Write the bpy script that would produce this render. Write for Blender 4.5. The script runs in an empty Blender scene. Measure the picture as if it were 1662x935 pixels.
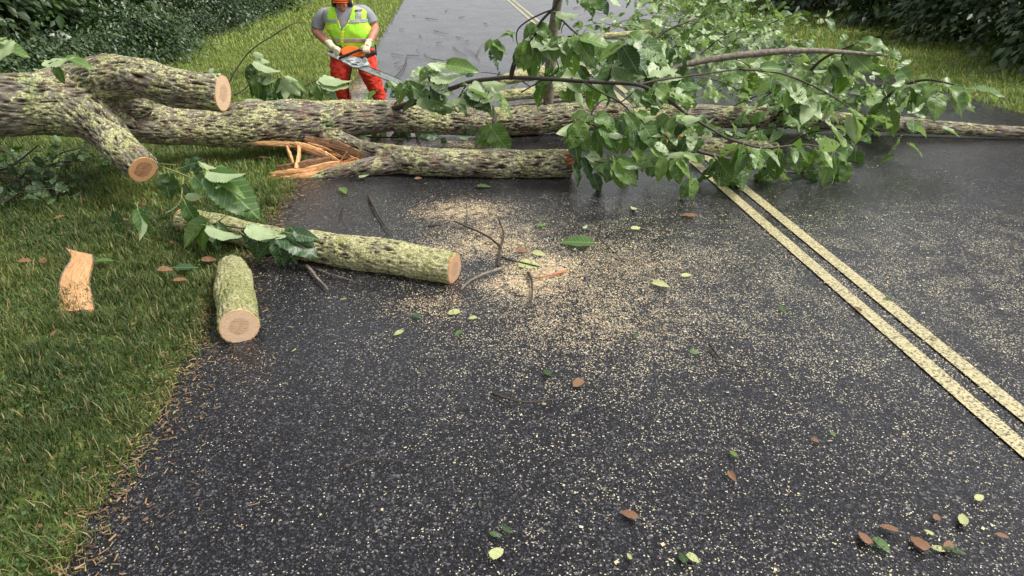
import bpy, bmesh, math, random
import numpy as np
from mathutils import Vector, Matrix, noise as mn
R_ = math.radians
random.seed(7); np.random.seed(7)
SC = bpy.context.scene
COL = SC.collection

# ------------------------------------------------------------------ camera
FPX, CX, CY = 1100.0, 831.0, 467.5          # focal length and centre in photo pixels
TH = math.atan(565 / FPX); CT, ST = math.cos(TH), math.sin(TH)
CAMZ = 2.4
cam_d = bpy.data.cameras.new('camera'); cam = bpy.data.objects.new('camera', cam_d); COL.objects.link(cam)
cam.location = (0, 0, CAMZ); cam.rotation_euler = (math.pi / 2 - TH, 0, 0)
cam_d.sensor_width = 36; cam_d.lens = 36 * FPX / 1662; cam_d.clip_start = .05; cam_d.clip_end = 2000
SC.camera = cam
# ------------------------------------------------------------------ light
SUN_EL, SUN_AZ = R_(56), R_(100)
w = bpy.data.worlds.new('World'); SC.world = w; w.use_nodes = True
nt = w.node_tree; nt.nodes.clear()
sky = nt.nodes.new('ShaderNodeTexSky'); sky.sky_type = 'NISHITA'; sky.sun_disc = False
sky.sun_elevation = SUN_EL; sky.sun_rotation = SUN_AZ; sky.dust_density = 3.0; sky.air_density = 1.0
hs = nt.nodes.new('ShaderNodeHueSaturation'); hs.inputs['Saturation'].default_value = .14
bgn = nt.nodes.new('ShaderNodeBackground'); bgn.inputs['Strength'].default_value = .15
wo = nt.nodes.new('ShaderNodeOutputWorld')
nt.links.new(sky.outputs[0], hs.inputs['Color']); nt.links.new(hs.outputs[0], bgn.inputs['Color']); nt.links.new(bgn.outputs[0], wo.inputs['Surface'])
sd = bpy.data.lights.new('sun', 'SUN'); sd.energy = 2.3; sd.angle = R_(14); sd.color = (1, .95, .87)
so = bpy.data.objects.new('sun', sd); COL.objects.link(so)
sv = Vector((math.sin(SUN_AZ) * math.cos(SUN_EL), math.cos(SUN_AZ) * math.cos(SUN_EL), math.sin(SUN_EL)))  # towards the sun
so.rotation_euler = sv.to_track_quat('Z', 'Y').to_euler(); so.location = (0, 0, 20)
SC.view_settings.view_transform = 'Standard'; SC.view_settings.look = 'None'
SC.view_settings.exposure = .68; SC.view_settings.gamma = 1

# ------------------------------------------------------------------ helpers
RV = Vector((1, 0, 0)); UV_ = Vector((0, ST, CT)); NV = Vector((0, -CT, ST))   # right, up and towards the photographer
def ray(px, py):
    b = (CY - py) / FPX
    return Vector(((px - CX) / FPX, CT + b * ST, -ST + b * CT))
def G(px, py, z=0.0):
    r = ray(px, py); t = (z - CAMZ) / r.z
    return Vector((0, 0, CAMZ)) + r * t
def D(px, py, Y):
    r = ray(px, py); t = Y / r.y
    return Vector((0, 0, CAMZ)) + r * t
def depth(p): return p.y * CT - (p.z - CAMZ) * ST
def mpp(p): return depth(p) / FPX           # metres for one photo pixel at point p

def tag(o, label=None, cat=None, group=None, kind=None):
    if label: o['label'] = label
    if cat: o['category'] = cat
    if group: o['group'] = group
    if kind: o['kind'] = kind
    return o
WLOC = {}
def attach(o, parent, wl):
    WLOC[o.name] = Vector(wl)
    if parent:
        o.parent = parent
        o.matrix_parent_inverse = Matrix.Translation(-WLOC[parent.name])
def empty(name, loc, parent=None):
    o = bpy.data.objects.new(name, None); COL.objects.link(o); o.location = loc; o.empty_display_size = .1
    attach(o, parent, loc); return o
def build(name, V, F, mat, parent=None, smooth=False, uv=None, attrs=None, center=True):
    V = np.asarray(V, dtype=np.float32).reshape(-1, 3)
    if center and len(V):
        c = np.array([(V[:, 0].min() + V[:, 0].max()) / 2, (V[:, 1].min() + V[:, 1].max()) / 2, V[:, 2].min()], dtype=np.float32)
    else: c = np.zeros(3, dtype=np.float32)
    me = bpy.data.meshes.new(name)
    V = V - c
    if isinstance(F, np.ndarray):
        n, k = F.shape
        me.vertices.add(len(V)); me.vertices.foreach_set('co', V.ravel())
        me.loops.add(n * k); me.loops.foreach_set('vertex_index', F.astype(np.int32).ravel())
        me.polygons.add(n); me.polygons.foreach_set('loop_start', np.arange(0, n * k, k, dtype=np.int32))
        me.update(calc_edges=True)
    else:
        me.from_pydata([tuple(map(float, v)) for v in V], [], F); me.update()
    if smooth: me.shade_smooth()
    if uv is not None:                       # per-vertex uv
        l = me.uv_layers.new(name='UVMap'); vi = np.zeros(len(me.loops), dtype=np.int32); me.loops.foreach_get('vertex_index', vi)
        l.data.foreach_set('uv', np.asarray(uv, dtype=np.float32)[vi].ravel())
    for k, (ty, arr) in (attrs or {}).items():
        a = me.attributes.new(k, ty, 'POINT'); arr = np.asarray(arr, dtype=np.float32)
        a.data.foreach_set({'FLOAT': 'value', 'FLOAT_VECTOR': 'vector', 'FLOAT_COLOR': 'color'}[ty], arr.ravel())
    if mat: me.materials.append(mat)
    o = bpy.data.objects.new(name, me); COL.objects.link(o); o.location = [float(x) for x in c]
    attach(o, parent, c); return o

def catmull(P, n):
    """P: list of tuples (any dimension); resampled to n points"""
    P = np.array([list(p) for p in P], dtype=float)
    if len(P) == 2: return P[0] + (P[1] - P[0]) * np.linspace(0, 1, n)[:, None]
    Q = np.vstack([2 * P[0] - P[1], P, 2 * P[-1] - P[-2]])
    out = []
    for t in np.linspace(0, len(P) - 1 - 1e-9, n):
        i = int(t); f = t - i; a, b, c, d = Q[i], Q[i + 1], Q[i + 2], Q[i + 3]
        out.append(.5 * (2 * b + (c - a) * f + (2 * a - 5 * b + 4 * c - d) * f * f + (3 * b - a - 3 * c + d) * f ** 3))
    return np.array(out)
def frames(C):
    T = np.gradient(C, axis=0); T /= np.linalg.norm(T, axis=1)[:, None] + 1e-12
    N = np.zeros_like(T); ref = np.array([0, 0, 1.0]) if abs(T[0, 2]) < .9 else np.array([0, 1.0, 0])
    n = ref - T[0] * ref.dot(T[0]); n /= np.linalg.norm(n); N[0] = n
    for i in range(1, len(T)):
        n = N[i - 1] - T[i] * N[i - 1].dot(T[i]); N[i] = n / (np.linalg.norm(n) + 1e-12)
    return T, N, np.cross(T, N)
def tube(P, segs=8, rings=12, cap=True, wob=0.0, flat=1.0):
    """P: list of (x,y,z,r). Returns verts, faces (lists)"""
    S = catmull(P, rings); C = S[:, :3]; r = np.maximum(S[:, 3], 1e-4); T, N, B = frames(C)
    V = []; F = []
    for i in range(rings):
        for j in range(segs):
            a = 2 * math.pi * j / segs; rr = r[i] * (1 + wob * (random.random() - .5))
            V.append(C[i] + rr * (math.cos(a) * N[i] * flat + math.sin(a) * B[i]))
    for i in range(rings - 1):
        for j in range(segs):
            k = (j + 1) % segs
            F.append((i * segs + j, i * segs + k, (i + 1) * segs + k, (i + 1) * segs + j))
    if cap:
        F.append(tuple(range(segs))[::-1]); F.append(tuple((rings - 1) * segs + j for j in range(segs)))
    return V, F
def join(parts):
    V = []; F = []
    for v, f in parts:
        o = len(V); V += list(v); F += [tuple(i + o for i in q) for q in f]
    return V, F
def pv(p, r): return (p.x, p.y, p.z, r)
def box(c, sx, sy, sz, rot=None):
    V = [Vector((x * sx / 2, y * sy / 2, z * sz / 2)) for x in (-1, 1) for y in (-1, 1) for z in (-1, 1)]
    if rot: V = [rot @ v for v in V]
    V = [v + Vector(c) for v in V]
    return V, [(0, 1, 3, 2), (4, 6, 7, 5), (0, 4, 5, 1), (2, 3, 7, 6), (0, 2, 6, 4), (1, 5, 7, 3)]
def ball(c, rx, ry=None, rz=None, n=14, m=10, rot=None):
    ry = ry or rx; rz = rz or rx; V = []; F = []
    for i in range(m + 1):
        th = math.pi * i / m
        for j in range(n):
            ph = 2 * math.pi * j / n
            v = Vector((rx * math.sin(th) * math.cos(ph), ry * math.sin(th) * math.sin(ph), rz * math.cos(th)))
            if rot: v = rot @ v
            V.append(v + Vector(c))
    for i in range(m):
        for j in range(n):
            k = (j + 1) % n; F.append((i * n + j, (i + 1) * n + j, (i + 1) * n + k, i * n + k))
    return V, F
def meld(V, F, voxel, smooth=4, fac=.5):
    """fuse closed overlapping shells into one continuous skin"""
    me = bpy.data.meshes.new('tmp'); me.from_pydata([tuple(map(float, v)) for v in V], [], F); me.update()
    o = bpy.data.objects.new('tmp', me); COL.objects.link(o)
    m = o.modifiers.new('r', 'REMESH'); m.mode = 'VOXEL'; m.voxel_size = voxel; m.adaptivity = 0
    if smooth:
        s = o.modifiers.new('s', 'SMOOTH'); s.iterations = smooth; s.factor = fac
    dg = bpy.context.evaluated_depsgraph_get(); e = o.evaluated_get(dg); m2 = bpy.data.meshes.new_from_object(e)
    n = len(m2.vertices); co = np.zeros(n * 3, dtype=np.float32); m2.vertices.foreach_get('co', co)
    no = np.zeros(n * 3, dtype=np.float32); m2.vertices.foreach_get('normal', no)
    L = np.zeros(len(m2.loops), dtype=np.int32); m2.loops.foreach_get('vertex_index', L)
    ls = np.zeros(len(m2.polygons), dtype=np.int32); m2.polygons.foreach_get('loop_total', ls)
    Fq = L.reshape(-1, 4) if (ls == 4).all() else [tuple(p.vertices) for p in m2.polygons]
    bpy.data.objects.remove(o); bpy.data.meshes.remove(me); bpy.data.meshes.remove(m2)
    return co.reshape(-1, 3), no.reshape(-1, 3), Fq

# ------------------------------------------------------------------ materials
class NT:
    def __init__(s, name):
        s.m = bpy.data.materials.new(name); s.m.use_nodes = True; s.t = s.m.node_tree; s.t.nodes.clear()
        s.out = s.n('ShaderNodeOutputMaterial')
    def n(s, ty, **kw):
        x = s.t.nodes.new(ty)
        for k, v in kw.items(): setattr(x, k, v)
        return x
    def l(s, a, b): s.t.links.new(a, b)
    def set(s, inp, v):
        if hasattr(v, 'links') or isinstance(v, bpy.types.NodeSocket): s.l(v, inp)
        elif isinstance(v, (tuple, list)) and len(v) == 3 and inp.type == 'RGBA': inp.default_value = (*v, 1)
        else: inp.default_value = v
    def noise(s, vec, scale, detail=4, rough=.55, dist=0):
        x = s.n('ShaderNodeTexNoise'); x.inputs['Scale'].default_value = scale; x.inputs['Detail'].default_value = detail
        x.inputs['Roughness'].default_value = rough; x.inputs['Distortion'].default_value = dist
        if vec is not None: s.l(vec, x.inputs['Vector'])
        return x.outputs['Fac']
    def voro(s, vec, scale, feat='F1', out='Color'):
        x = s.n('ShaderNodeTexVoronoi', feature=feat); x.inputs['Scale'].default_value = scale
        if vec is not None: s.l(vec, x.inputs['Vector'])
        return x.outputs[out]
    def ramp(s, f, stops, interp='LINEAR'):
        x = s.n('ShaderNodeValToRGB'); x.color_ramp.interpolation = interp; e = x.color_ramp.elements
        while len(e) < len(stops): e.new(.5)
        for el, (p, c) in zip(e, stops):
            el.position = p; el.color = (*c, 1) if len(c) == 3 else c
        s.l(f, x.inputs[0]); return x.outputs[0]
    def step(s, f, a, b):
        x = s.n('ShaderNodeMapRange', interpolation_type='SMOOTHSTEP'); s.l(f, x.inputs[0]); x.inputs[1].default_value = a; x.inputs[2].default_value = b
        return x.outputs[0]
    def math(s, op, a, b=0.0, clamp=False):
        x = s.n('ShaderNodeMath', operation=op, use_clamp=clamp); s.set(x.inputs[0], a); s.set(x.inputs[1], b); return x.outputs[0]
    def mix(s, f, a, b, blend='MIX'):
        x = s.n('ShaderNodeMix', data_type='RGBA', blend_type=blend); s.set(x.inputs[0], f); s.set(x.inputs[6], a); s.set(x.inputs[7], b); return x.outputs[2]
    def mapping(s, vec, scale):
        x = s.n('ShaderNodeMapping'); x.inputs['Scale'].default_value = scale; s.l(vec, x.inputs[0]); return x.outputs[0]
    def attr(s, name, o='Vector'):
        x = s.n('ShaderNodeAttribute'); x.attribute_name = name; return x.outputs[o]
    def pos(s): return s.n('ShaderNodeNewGeometry').outputs['Position']
    def bsdf(s, col, rough=.7, bump=None, bs=.3, bd=.01, spec=.5, **kw):
        x = s.n('ShaderNodeBsdfPrincipled'); s.set(x.inputs['Base Color'], col); s.set(x.inputs['Roughness'], rough)
        x.inputs['Specular IOR Level'].default_value = spec
        for k, v in kw.items(): s.set(x.inputs[k.replace('_', ' ')], v)
        if bump is not None:
            b = s.n('ShaderNodeBump'); b.inputs['Strength'].default_value = bs; b.inputs['Distance'].default_value = bd
            s.l(bump, b.inputs['Height']); s.l(b.outputs[0], x.inputs['Normal'])
        s.l(x.outputs[0], s.out.inputs['Surface']); return x

def simple(name, col, rough=.6, var=.12, scale=20, bump=.15, bd=.004, metal=0.0, spec=.5):
    s = NT(name); p = s.n('ShaderNodeTexCoord').outputs['Object']; n = s.noise(p, scale, 5)
    c2 = tuple(min(1, x * (1 + var * 2)) for x in col); c1 = tuple(x * (1 - var * 2) for x in col)
    c = s.ramp(n, [(.3, c1), (.7, c2)]); s.bsdf(c, rough, n, bump, bd, spec, Metallic=metal); return s.m

def mat_asphalt():
    s = NT('asphalt'); p = s.pos()
    def cells(sc):
        c = s.n('ShaderNodeSeparateColor'); s.l(s.voro(p, sc), c.inputs[0]); return c.outputs
    A, B, Cc = cells(88), cells(170), cells(330)
    base = s.ramp(A[0], [(0, (.005, .005, .006)), (.66, (.010, .010, .012)), (.88, (.030, .029, .033)), (.96, (.12, .115, .115)), (1, (.26, .25, .24))])
    fine = s.ramp(B[1], [(0, (.005, .005, .006)), (.7, (.016, .016, .018)), (.92, (.07, .068, .072)), (1, (.26, .255, .26))])
    c = s.mix(.5, base, fine)
    big = s.noise(p, .9, 4); c = s.mix(s.step(big, .35, .7), c, s.mix(1, c, (.7, .68, .74), 'MULTIPLY'))
    speck = s.attr('speck', 'Fac')
    pale = s.ramp(A[2], [(0, (.30, .28, .17)), (.5, (.50, .42, .27)), (1, (.62, .60, .50))])
    cl = s.noise(p, 3.5, 4, .6)
    c = s.mix(s.math('LESS_THAN', B[0], s.math('MULTIPLY', speck, s.math('MULTIPLY', s.step(cl, .3, .7), 1.0))), c, pale)
    dust = s.attr('dust', 'Fac'); fl = s.noise(p, 11, 6, .72, .6)
    dv = s.math('MULTIPLY', dust, s.math('MULTIPLY', s.step(fl, .36, .66), 1.25))
    dcol = s.ramp(Cc[2], [(0, (.20, .14, .08)), (.4, (.44, .33, .20)), (1, (.72, .58, .40))])
    m1 = s.math('LESS_THAN', B[2], dv); c = s.mix(m1, c, dcol)
    hgt = s.voro(p, 88, 'F1', 'Distance')
    wet = s.noise(p, 1.1, 5, .6)
    rough = s.math('ADD', s.math('ADD', s.math('MULTIPLY', s.step(wet, .35, .65), .06), .24), s.math('MULTIPLY', m1, .4))
    x = s.bsdf(c, rough, s.math('ADD', hgt, s.math('MULTIPLY', s.noise(p, 300, 2), .5)), .32, .005, .12, Coat_Weight=s.math('ADD', s.math('MULTIPLY', s.step(wet, .3, .6), -.10), .95), Coat_Roughness=.24, Coat_IOR=1.23)
    s.l(x.inputs['Normal'].links[0].from_socket, x.inputs['Coat Normal']); return s.m
def mat_paint():
    s = NT('road_paint'); p = s.pos(); n = s.noise(p, 60, 5, .7)
    c = s.ramp(n, [(.41, (.04, .04, .038)), (.46, (.34, .30, .16)), (.64, (.58, .51, .29))]); s.bsdf(c, .4, n, .3, .003); return s.m
def mat_soil():
    s = NT('verge_soil'); p = s.pos(); n = s.noise(p, 9, 6, .65); m = s.noise(p, 1.1, 3)
    g = s.ramp(n, [(.3, (.035, .045, .012)), (.5, (.07, .10, .022)), (.7, (.13, .15, .045))])
    b = s.ramp(s.noise(p, 40, 4), [(.3, (.05, .035, .02)), (.7, (.13, .09, .05))])
    c = s.mix(s.step(m, .5, .7), g, s.mix(.5, g, b)); s.bsdf(c, .9, n, .6, .02, .2); return s.m
def mat_col(name, rough=.6, transl=.3, spec=.4):
    """colour from the vertex attribute 'col' (each blade or leaf has its own)"""
    s = NT(name); c = s.attr('col', 'Color')
    x = s.bsdf(c, rough, spec=spec); t = s.n('ShaderNodeBsdfTranslucent')
    s.l(s.mix(1, c, (1.25, 1.35, .7), 'MULTIPLY'), t.inputs[0])
    mx = s.n('ShaderNodeMixShader'); mx.inputs[0].default_value = transl
    s.l(x.outputs[0], mx.inputs[1]); s.l(t.outputs[0], mx.inputs[2]); s.l(mx.outputs[0], s.out.inputs['Surface']); return s.m
def mat_leaf(name, top_a, top_b, under, gloss=.38):
    s = NT(name); uv = s.n('ShaderNodeTexCoord').outputs['UV']; sp = s.n('ShaderNodeSeparateXYZ'); s.l(uv, sp.inputs[0])
    rnd = s.n('ShaderNodeObjectInfo').outputs['Random']
    au = s.math('ABSOLUTE', s.math('SUBTRACT', sp.outputs[0], .5))
    ph = s.math('FRACT', s.math('MULTIPLY', s.math('SUBTRACT', sp.outputs[1], s.math('MULTIPLY', au, .85)), 8.5))
    lat = s.math('SUBTRACT', 1, s.step(s.math('ABSOLUTE', s.math('SUBTRACT', ph, .5)), .0, .13))
    mid = s.math('SUBTRACT', 1, s.step(au, .004, .022))
    vein = s.math('MAXIMUM', s.math('MULTIPLY', lat, .55), mid)
    n = s.noise(s.n('ShaderNodeTexCoord').outputs['Object'], 14, 4)
    top = s.mix(rnd, top_a, top_b); top = s.mix(s.step(n, .35, .7), top, s.mix(1, top, (1.25, 1.2, 1.1), 'MULTIPLY'))
    blot = s.step(s.noise(s.n('ShaderNodeTexCoord').outputs['Object'], 32, 3), .66, .72)
    top = s.mix(s.math('MULTIPLY', blot, .35), top, (.20, .13, .05))
    und = s.mix(s.math('MULTIPLY', s.step(n, .3, .7), .4), under, tuple(x * .8 for x in under))
    bf = s.n('ShaderNodeNewGeometry').outputs['Backfacing']
    c = s.mix(bf, top, und); c = s.mix(s.math('MULTIPLY', vein, .42), c, (.42, .50, .25))
    x = s.bsdf(c, gloss, s.math('SUBTRACT', s.math('MULTIPLY', n, .4), vein), .45, .004, .5)
    t = s.n('ShaderNodeBsdfTranslucent'); s.l(s.mix(1, c, (1.2, 1.5, .55), 'MULTIPLY'), t.inputs[0])
    mx = s.n('ShaderNodeMixShader'); mx.inputs[0].default_value = .22
    s.l(x.outputs[0], mx.inputs[1]); s.l(t.outputs[0], mx.inputs[2]); s.l(mx.outputs[0], s.out.inputs['Surface']); return s.m
def mat_bark(name, lichen=.5, base=1.0, green=1.0, lb=1.0):
    """'bark' = coordinates along and round the limb, 'h' = height of the furrowed relief"""
    s = NT(name); v = s.attr('bark'); h = s.attr('h', 'Fac'); p = s.pos(); vm = lambda k: s.mapping(v, (k, 1, 1))
    fine = s.noise(vm(.35), 75, 6, .75); mid = s.noise(vm(.3), 24, 6, .7)
    hh = s.math('ADD', s.math('MULTIPLY', h, .62), s.math('MULTIPLY', mid, .52))
    b = base
    c = s.ramp(hh, [(.30, (.018 * b, .014 * b, .011 * b)), (.43, (.13 * b, .105 * b, .082 * b)), (.60, (.29 * b, .25 * b, .21 * b)), (.78, (.46 * b, .42 * b, .365 * b))])
    c = s.mix(s.math('MULTIPLY', s.step(s.noise(p, 5, 4, .6), .5, .62), .7), c, s.mix(1, c, (1.0, .66, .64), 'MULTIPLY'))
    l1 = s.noise(p, 9, 7, .78, .4); l2 = s.noise(vm(.55), 48, 5, .75); l3 = s.noise(p, 2.1, 3)
    m = s.math('ADD', s.math('ADD', s.math('MULTIPLY', l1, .62), s.math('MULTIPLY', l2, .62)), s.math('ADD', s.math('MULTIPLY', l3, .38), s.math('MULTIPLY', h, .22)))
    th = 1.035 - .26 * lichen
    mask = s.math('MULTIPLY', s.step(m, th, th + .045), .92)
    ce = s.n('ShaderNodeSeparateColor'); s.l(s.voro(p, 90), ce.inputs[0])
    lf = s.math('ADD', s.math('MULTIPLY', ce.outputs[0], .55), s.math('MULTIPLY', s.noise(p, 30, 5, .7), .5))
    lc = s.ramp(lf, [(.15, (.17, .165, .06)), (.38, (.42, .41, .18)), (.58, (.62, .61, .31)), (.8, (.78, .76, .50))])
    lg = s.ramp(lf, [(.15, (.09, .13, .07)), (.5, (.24, .32, .20)), (.9, (.44, .52, .38))])
    lc = s.mix(s.math('MULTIPLY', s.step(s.noise(p, 5.5, 5, .65), .56, .64), .75 * green), lc, lg)
    if lb != 1: lc = s.mix(1, lc, (lb, lb * .98, lb * .95), 'MULTIPLY')
    c = s.mix(mask, c, lc)
    moss = s.math('MULTIPLY', s.step(s.noise(p, 3.3, 5, .6), .50, .62), .5)
    c = s.mix(moss, c, s.mix(1, c, (.55, .66, .32), 'MULTIPLY'))
    bh = s.math('ADD', s.math('ADD', s.math('MULTIPLY', fine, .8), s.math('MULTIPLY', mid, 1.4)), s.math('MULTIPLY', mask, s.math('MULTIPLY', lf, .8)))
    s.bsdf(c, .85, bh, 1.0, .02, .25); return s.m
def mat_cut(name, heart, sap, rim, r0=.52, ang=35):
    s = NT(name); uv = s.n('ShaderNodeTexCoord').outputs['UV']; mp = s.n('ShaderNodeMapping'); s.l(uv, mp.inputs[0]); mp.inputs['Location'].default_value = (-.5, -.5, 0)
    ln = s.n('ShaderNodeVectorMath', operation='LENGTH'); s.l(mp.outputs[0], ln.inputs[0])
    r = s.math('MULTIPLY', ln.outputs['Value'], 2.0); nn = s.noise(mp.outputs[0], 3, 3); rr = s.math('ADD', r, s.math('MULTIPLY', s.math('SUBTRACT', nn, .5), .35))
    ring = s.math('SINE', s.math('MULTIPLY', rr, 85))
    saw = s.n('ShaderNodeMapping'); s.l(mp.outputs[0], saw.inputs[0]); saw.inputs['Rotation'].default_value = (0, 0, R_(ang)); saw.inputs['Scale'].default_value = (3, 40, 1)
    sn = s.noise(saw.outputs[0], 1.6, 3)
    c = s.mix(s.step(rr, r0 - .05, r0 + .06), heart, sap); c = s.mix(s.step(r, .88, .97), c, rim)
    c = s.mix(s.math('MULTIPLY', s.math('ADD', s.math('MULTIPLY', ring, .5), .5), .22), c, tuple(x * .6 for x in heart))
    c = s.mix(s.math('MULTIPLY', s.step(sn, .42, .58), .5), c, tuple(min(1, x * 1.25) for x in sap))
    grit = s.noise(mp.outputs[0], 38, 3, .7); c = s.mix(s.math('MULTIPLY', s.step(grit, .58, .66), .55), c, tuple(x * .5 for x in heart)); s.bsdf(c, .75, s.math('ADD', sn, grit), .6, .006, .3); return s.m
def mat_wood(name, a, b, c_):
    s = NT(name); v = s.attr('grain'); n = s.noise(s.mapping(v, (.12, 1, 1)), 90, 5, .65); m = s.noise(s.mapping(v, (.25, 1, 1)), 22, 4)
    c = s.ramp(n, [(.3, a), (.52, b), (.72, c_)]); c = s.mix(s.math('MULTIPLY', s.step(m, .5, .68), .5), c, a)
    s.bsdf(c, .65, s.math('ADD', n, m), .7, .006, .35); return s.m

M = dict(
    asphalt=mat_asphalt(), paint=mat_paint(), soil=mat_soil(), grass=mat_col('grass_blades', .6, .3), foliage=mat_col('wood_edge_leaves', .36, .2, .5),
    dust=mat_col('sawdust_flakes', .85, .1, .2),
    bark=mat_bark('lichened_bark', .52), bark_log=mat_bark('green_lichened_bark', .86, 1.05, .8, .9), bark_stub=mat_bark('lichen_crust', 1.45, 1.1, .25, .74), bark_twig=simple('twig_bark', (.045, .033, .026), .7, .3, 60, .5),
    bark_limb=simple('young_limb_bark', (.17, .14, .11), .75, .3, 25, .6, .01),
    pale_twig=simple('green_twig', (.22, .24, .09), .55, .25, 60), red_twig=simple('stripped_red_twig', (.38, .13, .06), .6, .25, 60),
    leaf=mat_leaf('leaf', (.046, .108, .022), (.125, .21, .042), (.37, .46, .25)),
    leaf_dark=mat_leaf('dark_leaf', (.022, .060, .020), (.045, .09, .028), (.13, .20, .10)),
    leaf_brown=simple('dead_leaf', (.17, .085, .04), .7, .35, 40, .4), leaf_pale=simple('dry_pale_leaf', (.34, .36, .15), .6, .3, 40, .4),
    petiole=simple('leaf_stalk', (.26, .33, .11), .5, .15, 30),
    cutA=mat_cut('fresh_cut_pale', (.46, .29, .18), (.64, .45, .29), (.58, .34, .16), .5, 20), cutB=mat_cut('fresh_cut_heartwood', (.26, .125, .07), (.60, .33, .16), (.62, .36, .16), .62, 40),
    cutE=mat_cut('cut_face_tan', (.34, .21, .13), (.44, .28, .17), (.60, .24, .10), .5, 70),
    red_wood=mat_wood('reddish_torn_wood', (.22, .07, .035), (.42, .17, .08), (.6, .3, .16)), wood=mat_wood('fresh_split_wood', (.38, .17, .06), (.70, .38, .17), (.86, .60, .34)), wood_old=mat_wood('brown_torn_wood', (.10, .05, .025), (.22, .12, .06), (.36, .22, .12)),
)

# ------------------------------------------------------------------ ground, road
RD = Vector((-.0963, 1, 0)).normalized(); RN = Vector((RD.y, -RD.x, 0))     # along and across the road
P0 = G(368, 475)                                                       # a point on the left edge of the asphalt
EDGE0 = P0.dot(RN); 
YEL = G(872, 38).dot(RN)                                               # centre line
RIGHT = G(1072, 10).dot(RN)
def dust_amount(x, y):
    d = 0
    for (px, py, rx, ry, a) in DUST:
        c = G(px, py); m = depth(c) / FPX
        u = (x - c.x) / (rx * m); v = (y - c.y) / (ry * m * 1.9)
        d = np.maximum(d, a * np.exp(-(u * u + v * v)))
    return d
DUST = [(755, 345, 62, 22, .9), (795, 380, 80, 30, .5), (800, 400, 70, 20, 1.0), (882, 440, 50, 24, 1.7), (855, 464, 55, 20, 1.5), (735, 405, 60, 22, .5), (1000, 430, 160, 50, .26), (960, 480, 130, 40, .3),
        (690, 228, 60, 12, .9), (760, 236, 30, 8, .6), (590, 142, 28, 22, .75), (575, 165, 40, 14, .6), (960, 520, 150, 50, .28), (830, 130, 40, 10, .3), (700, 500, 60, 20, .3)]
def road():
    ts = np.concatenate([np.arange(-6, 14, .05), np.arange(14, 40, .25), np.arange(40, 400, 8)]); 
    W = RIGHT - EDGE0; us = np.concatenate([np.linspace(0, 6.5, 130), np.linspace(6.5, W, 12)[1:]])
    V = []; 
    for t in ts:
        for k, u in enumerate(us):
            uu = u
            if k == 0: uu = .10 * mn.noise(Vector((t * 2.1, 3.3, 0))) + .07 * mn.noise(Vector((t * 9, 1.3, 0)))
            if k == len(us) - 1: uu += .08 * mn.noise(Vector((t * 1.7, 8, 0)))
            p = RN * (EDGE0 + uu) + RD * t; V.append((p.x, p.y, .012 + .0012 * mn.noise(Vector((p.x * .7, p.y * .7, 0))) * (t < 12)))
    V = np.array(V); n, m = len(ts), len(us)
    i, j = np.meshgrid(np.arange(n - 1), np.arange(m - 1), indexing='ij'); a = (i * m + j).ravel()
    F = np.stack([a, a + 1, a + 1 + m, a + m], 1)
    d = dust_amount(V[:, 0], V[:, 1])
    pxx = CX + V[:, 0] / (V[:, 1] * CT + CAMZ * ST).clip(.5) * FPX; sp = (.02 + .15 * np.clip((pxx - 560) / 400, 0, 1) * np.clip((V[:, 1] - 2.2) / 2, .25, 1)) * np.clip((7.0 - V[:, 1]) / 1.6, .08, 1)
    o = build('road', V, F, M['asphalt'], None, True, attrs={'dust': ('FLOAT', d), 'speck': ('FLOAT', sp)}, center=False); tag(o, 'wet dark asphalt road strewn with sawdust', kind='structure')
    for s in (-.11, .11):
        V = []; tt = np.concatenate([np.arange(-6, 40, .25), np.arange(40, 400, 8)])
        for t in tt:
            for e in (-.055, .055):
                p = RN * (YEL + s + e + .004 * mn.noise(Vector((t * 6, s * 30, e * 90)))) + RD * t
                V.append((p.x, p.y, .022))
        F = [(2 * k, 2 * k + 1, 2 * k + 3, 2 * k + 2) for k in range(len(tt) - 1)]
        tag(build('road_centre_line', V, F, M['paint'], None, center=False), kind='structure')
road()
def ground():
    V = [(-600, -60, -.01), (600, -60, -.01), (600, 900, -.01), (-600, 900, -.01)]
    tag(build('ground', V, [(0, 1, 2, 3)], M['soil'], None, center=False), kind='structure')
ground()
HEDGE = G(240, 97).dot(RN)                                             # the wood's edge, left of the verge
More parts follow.
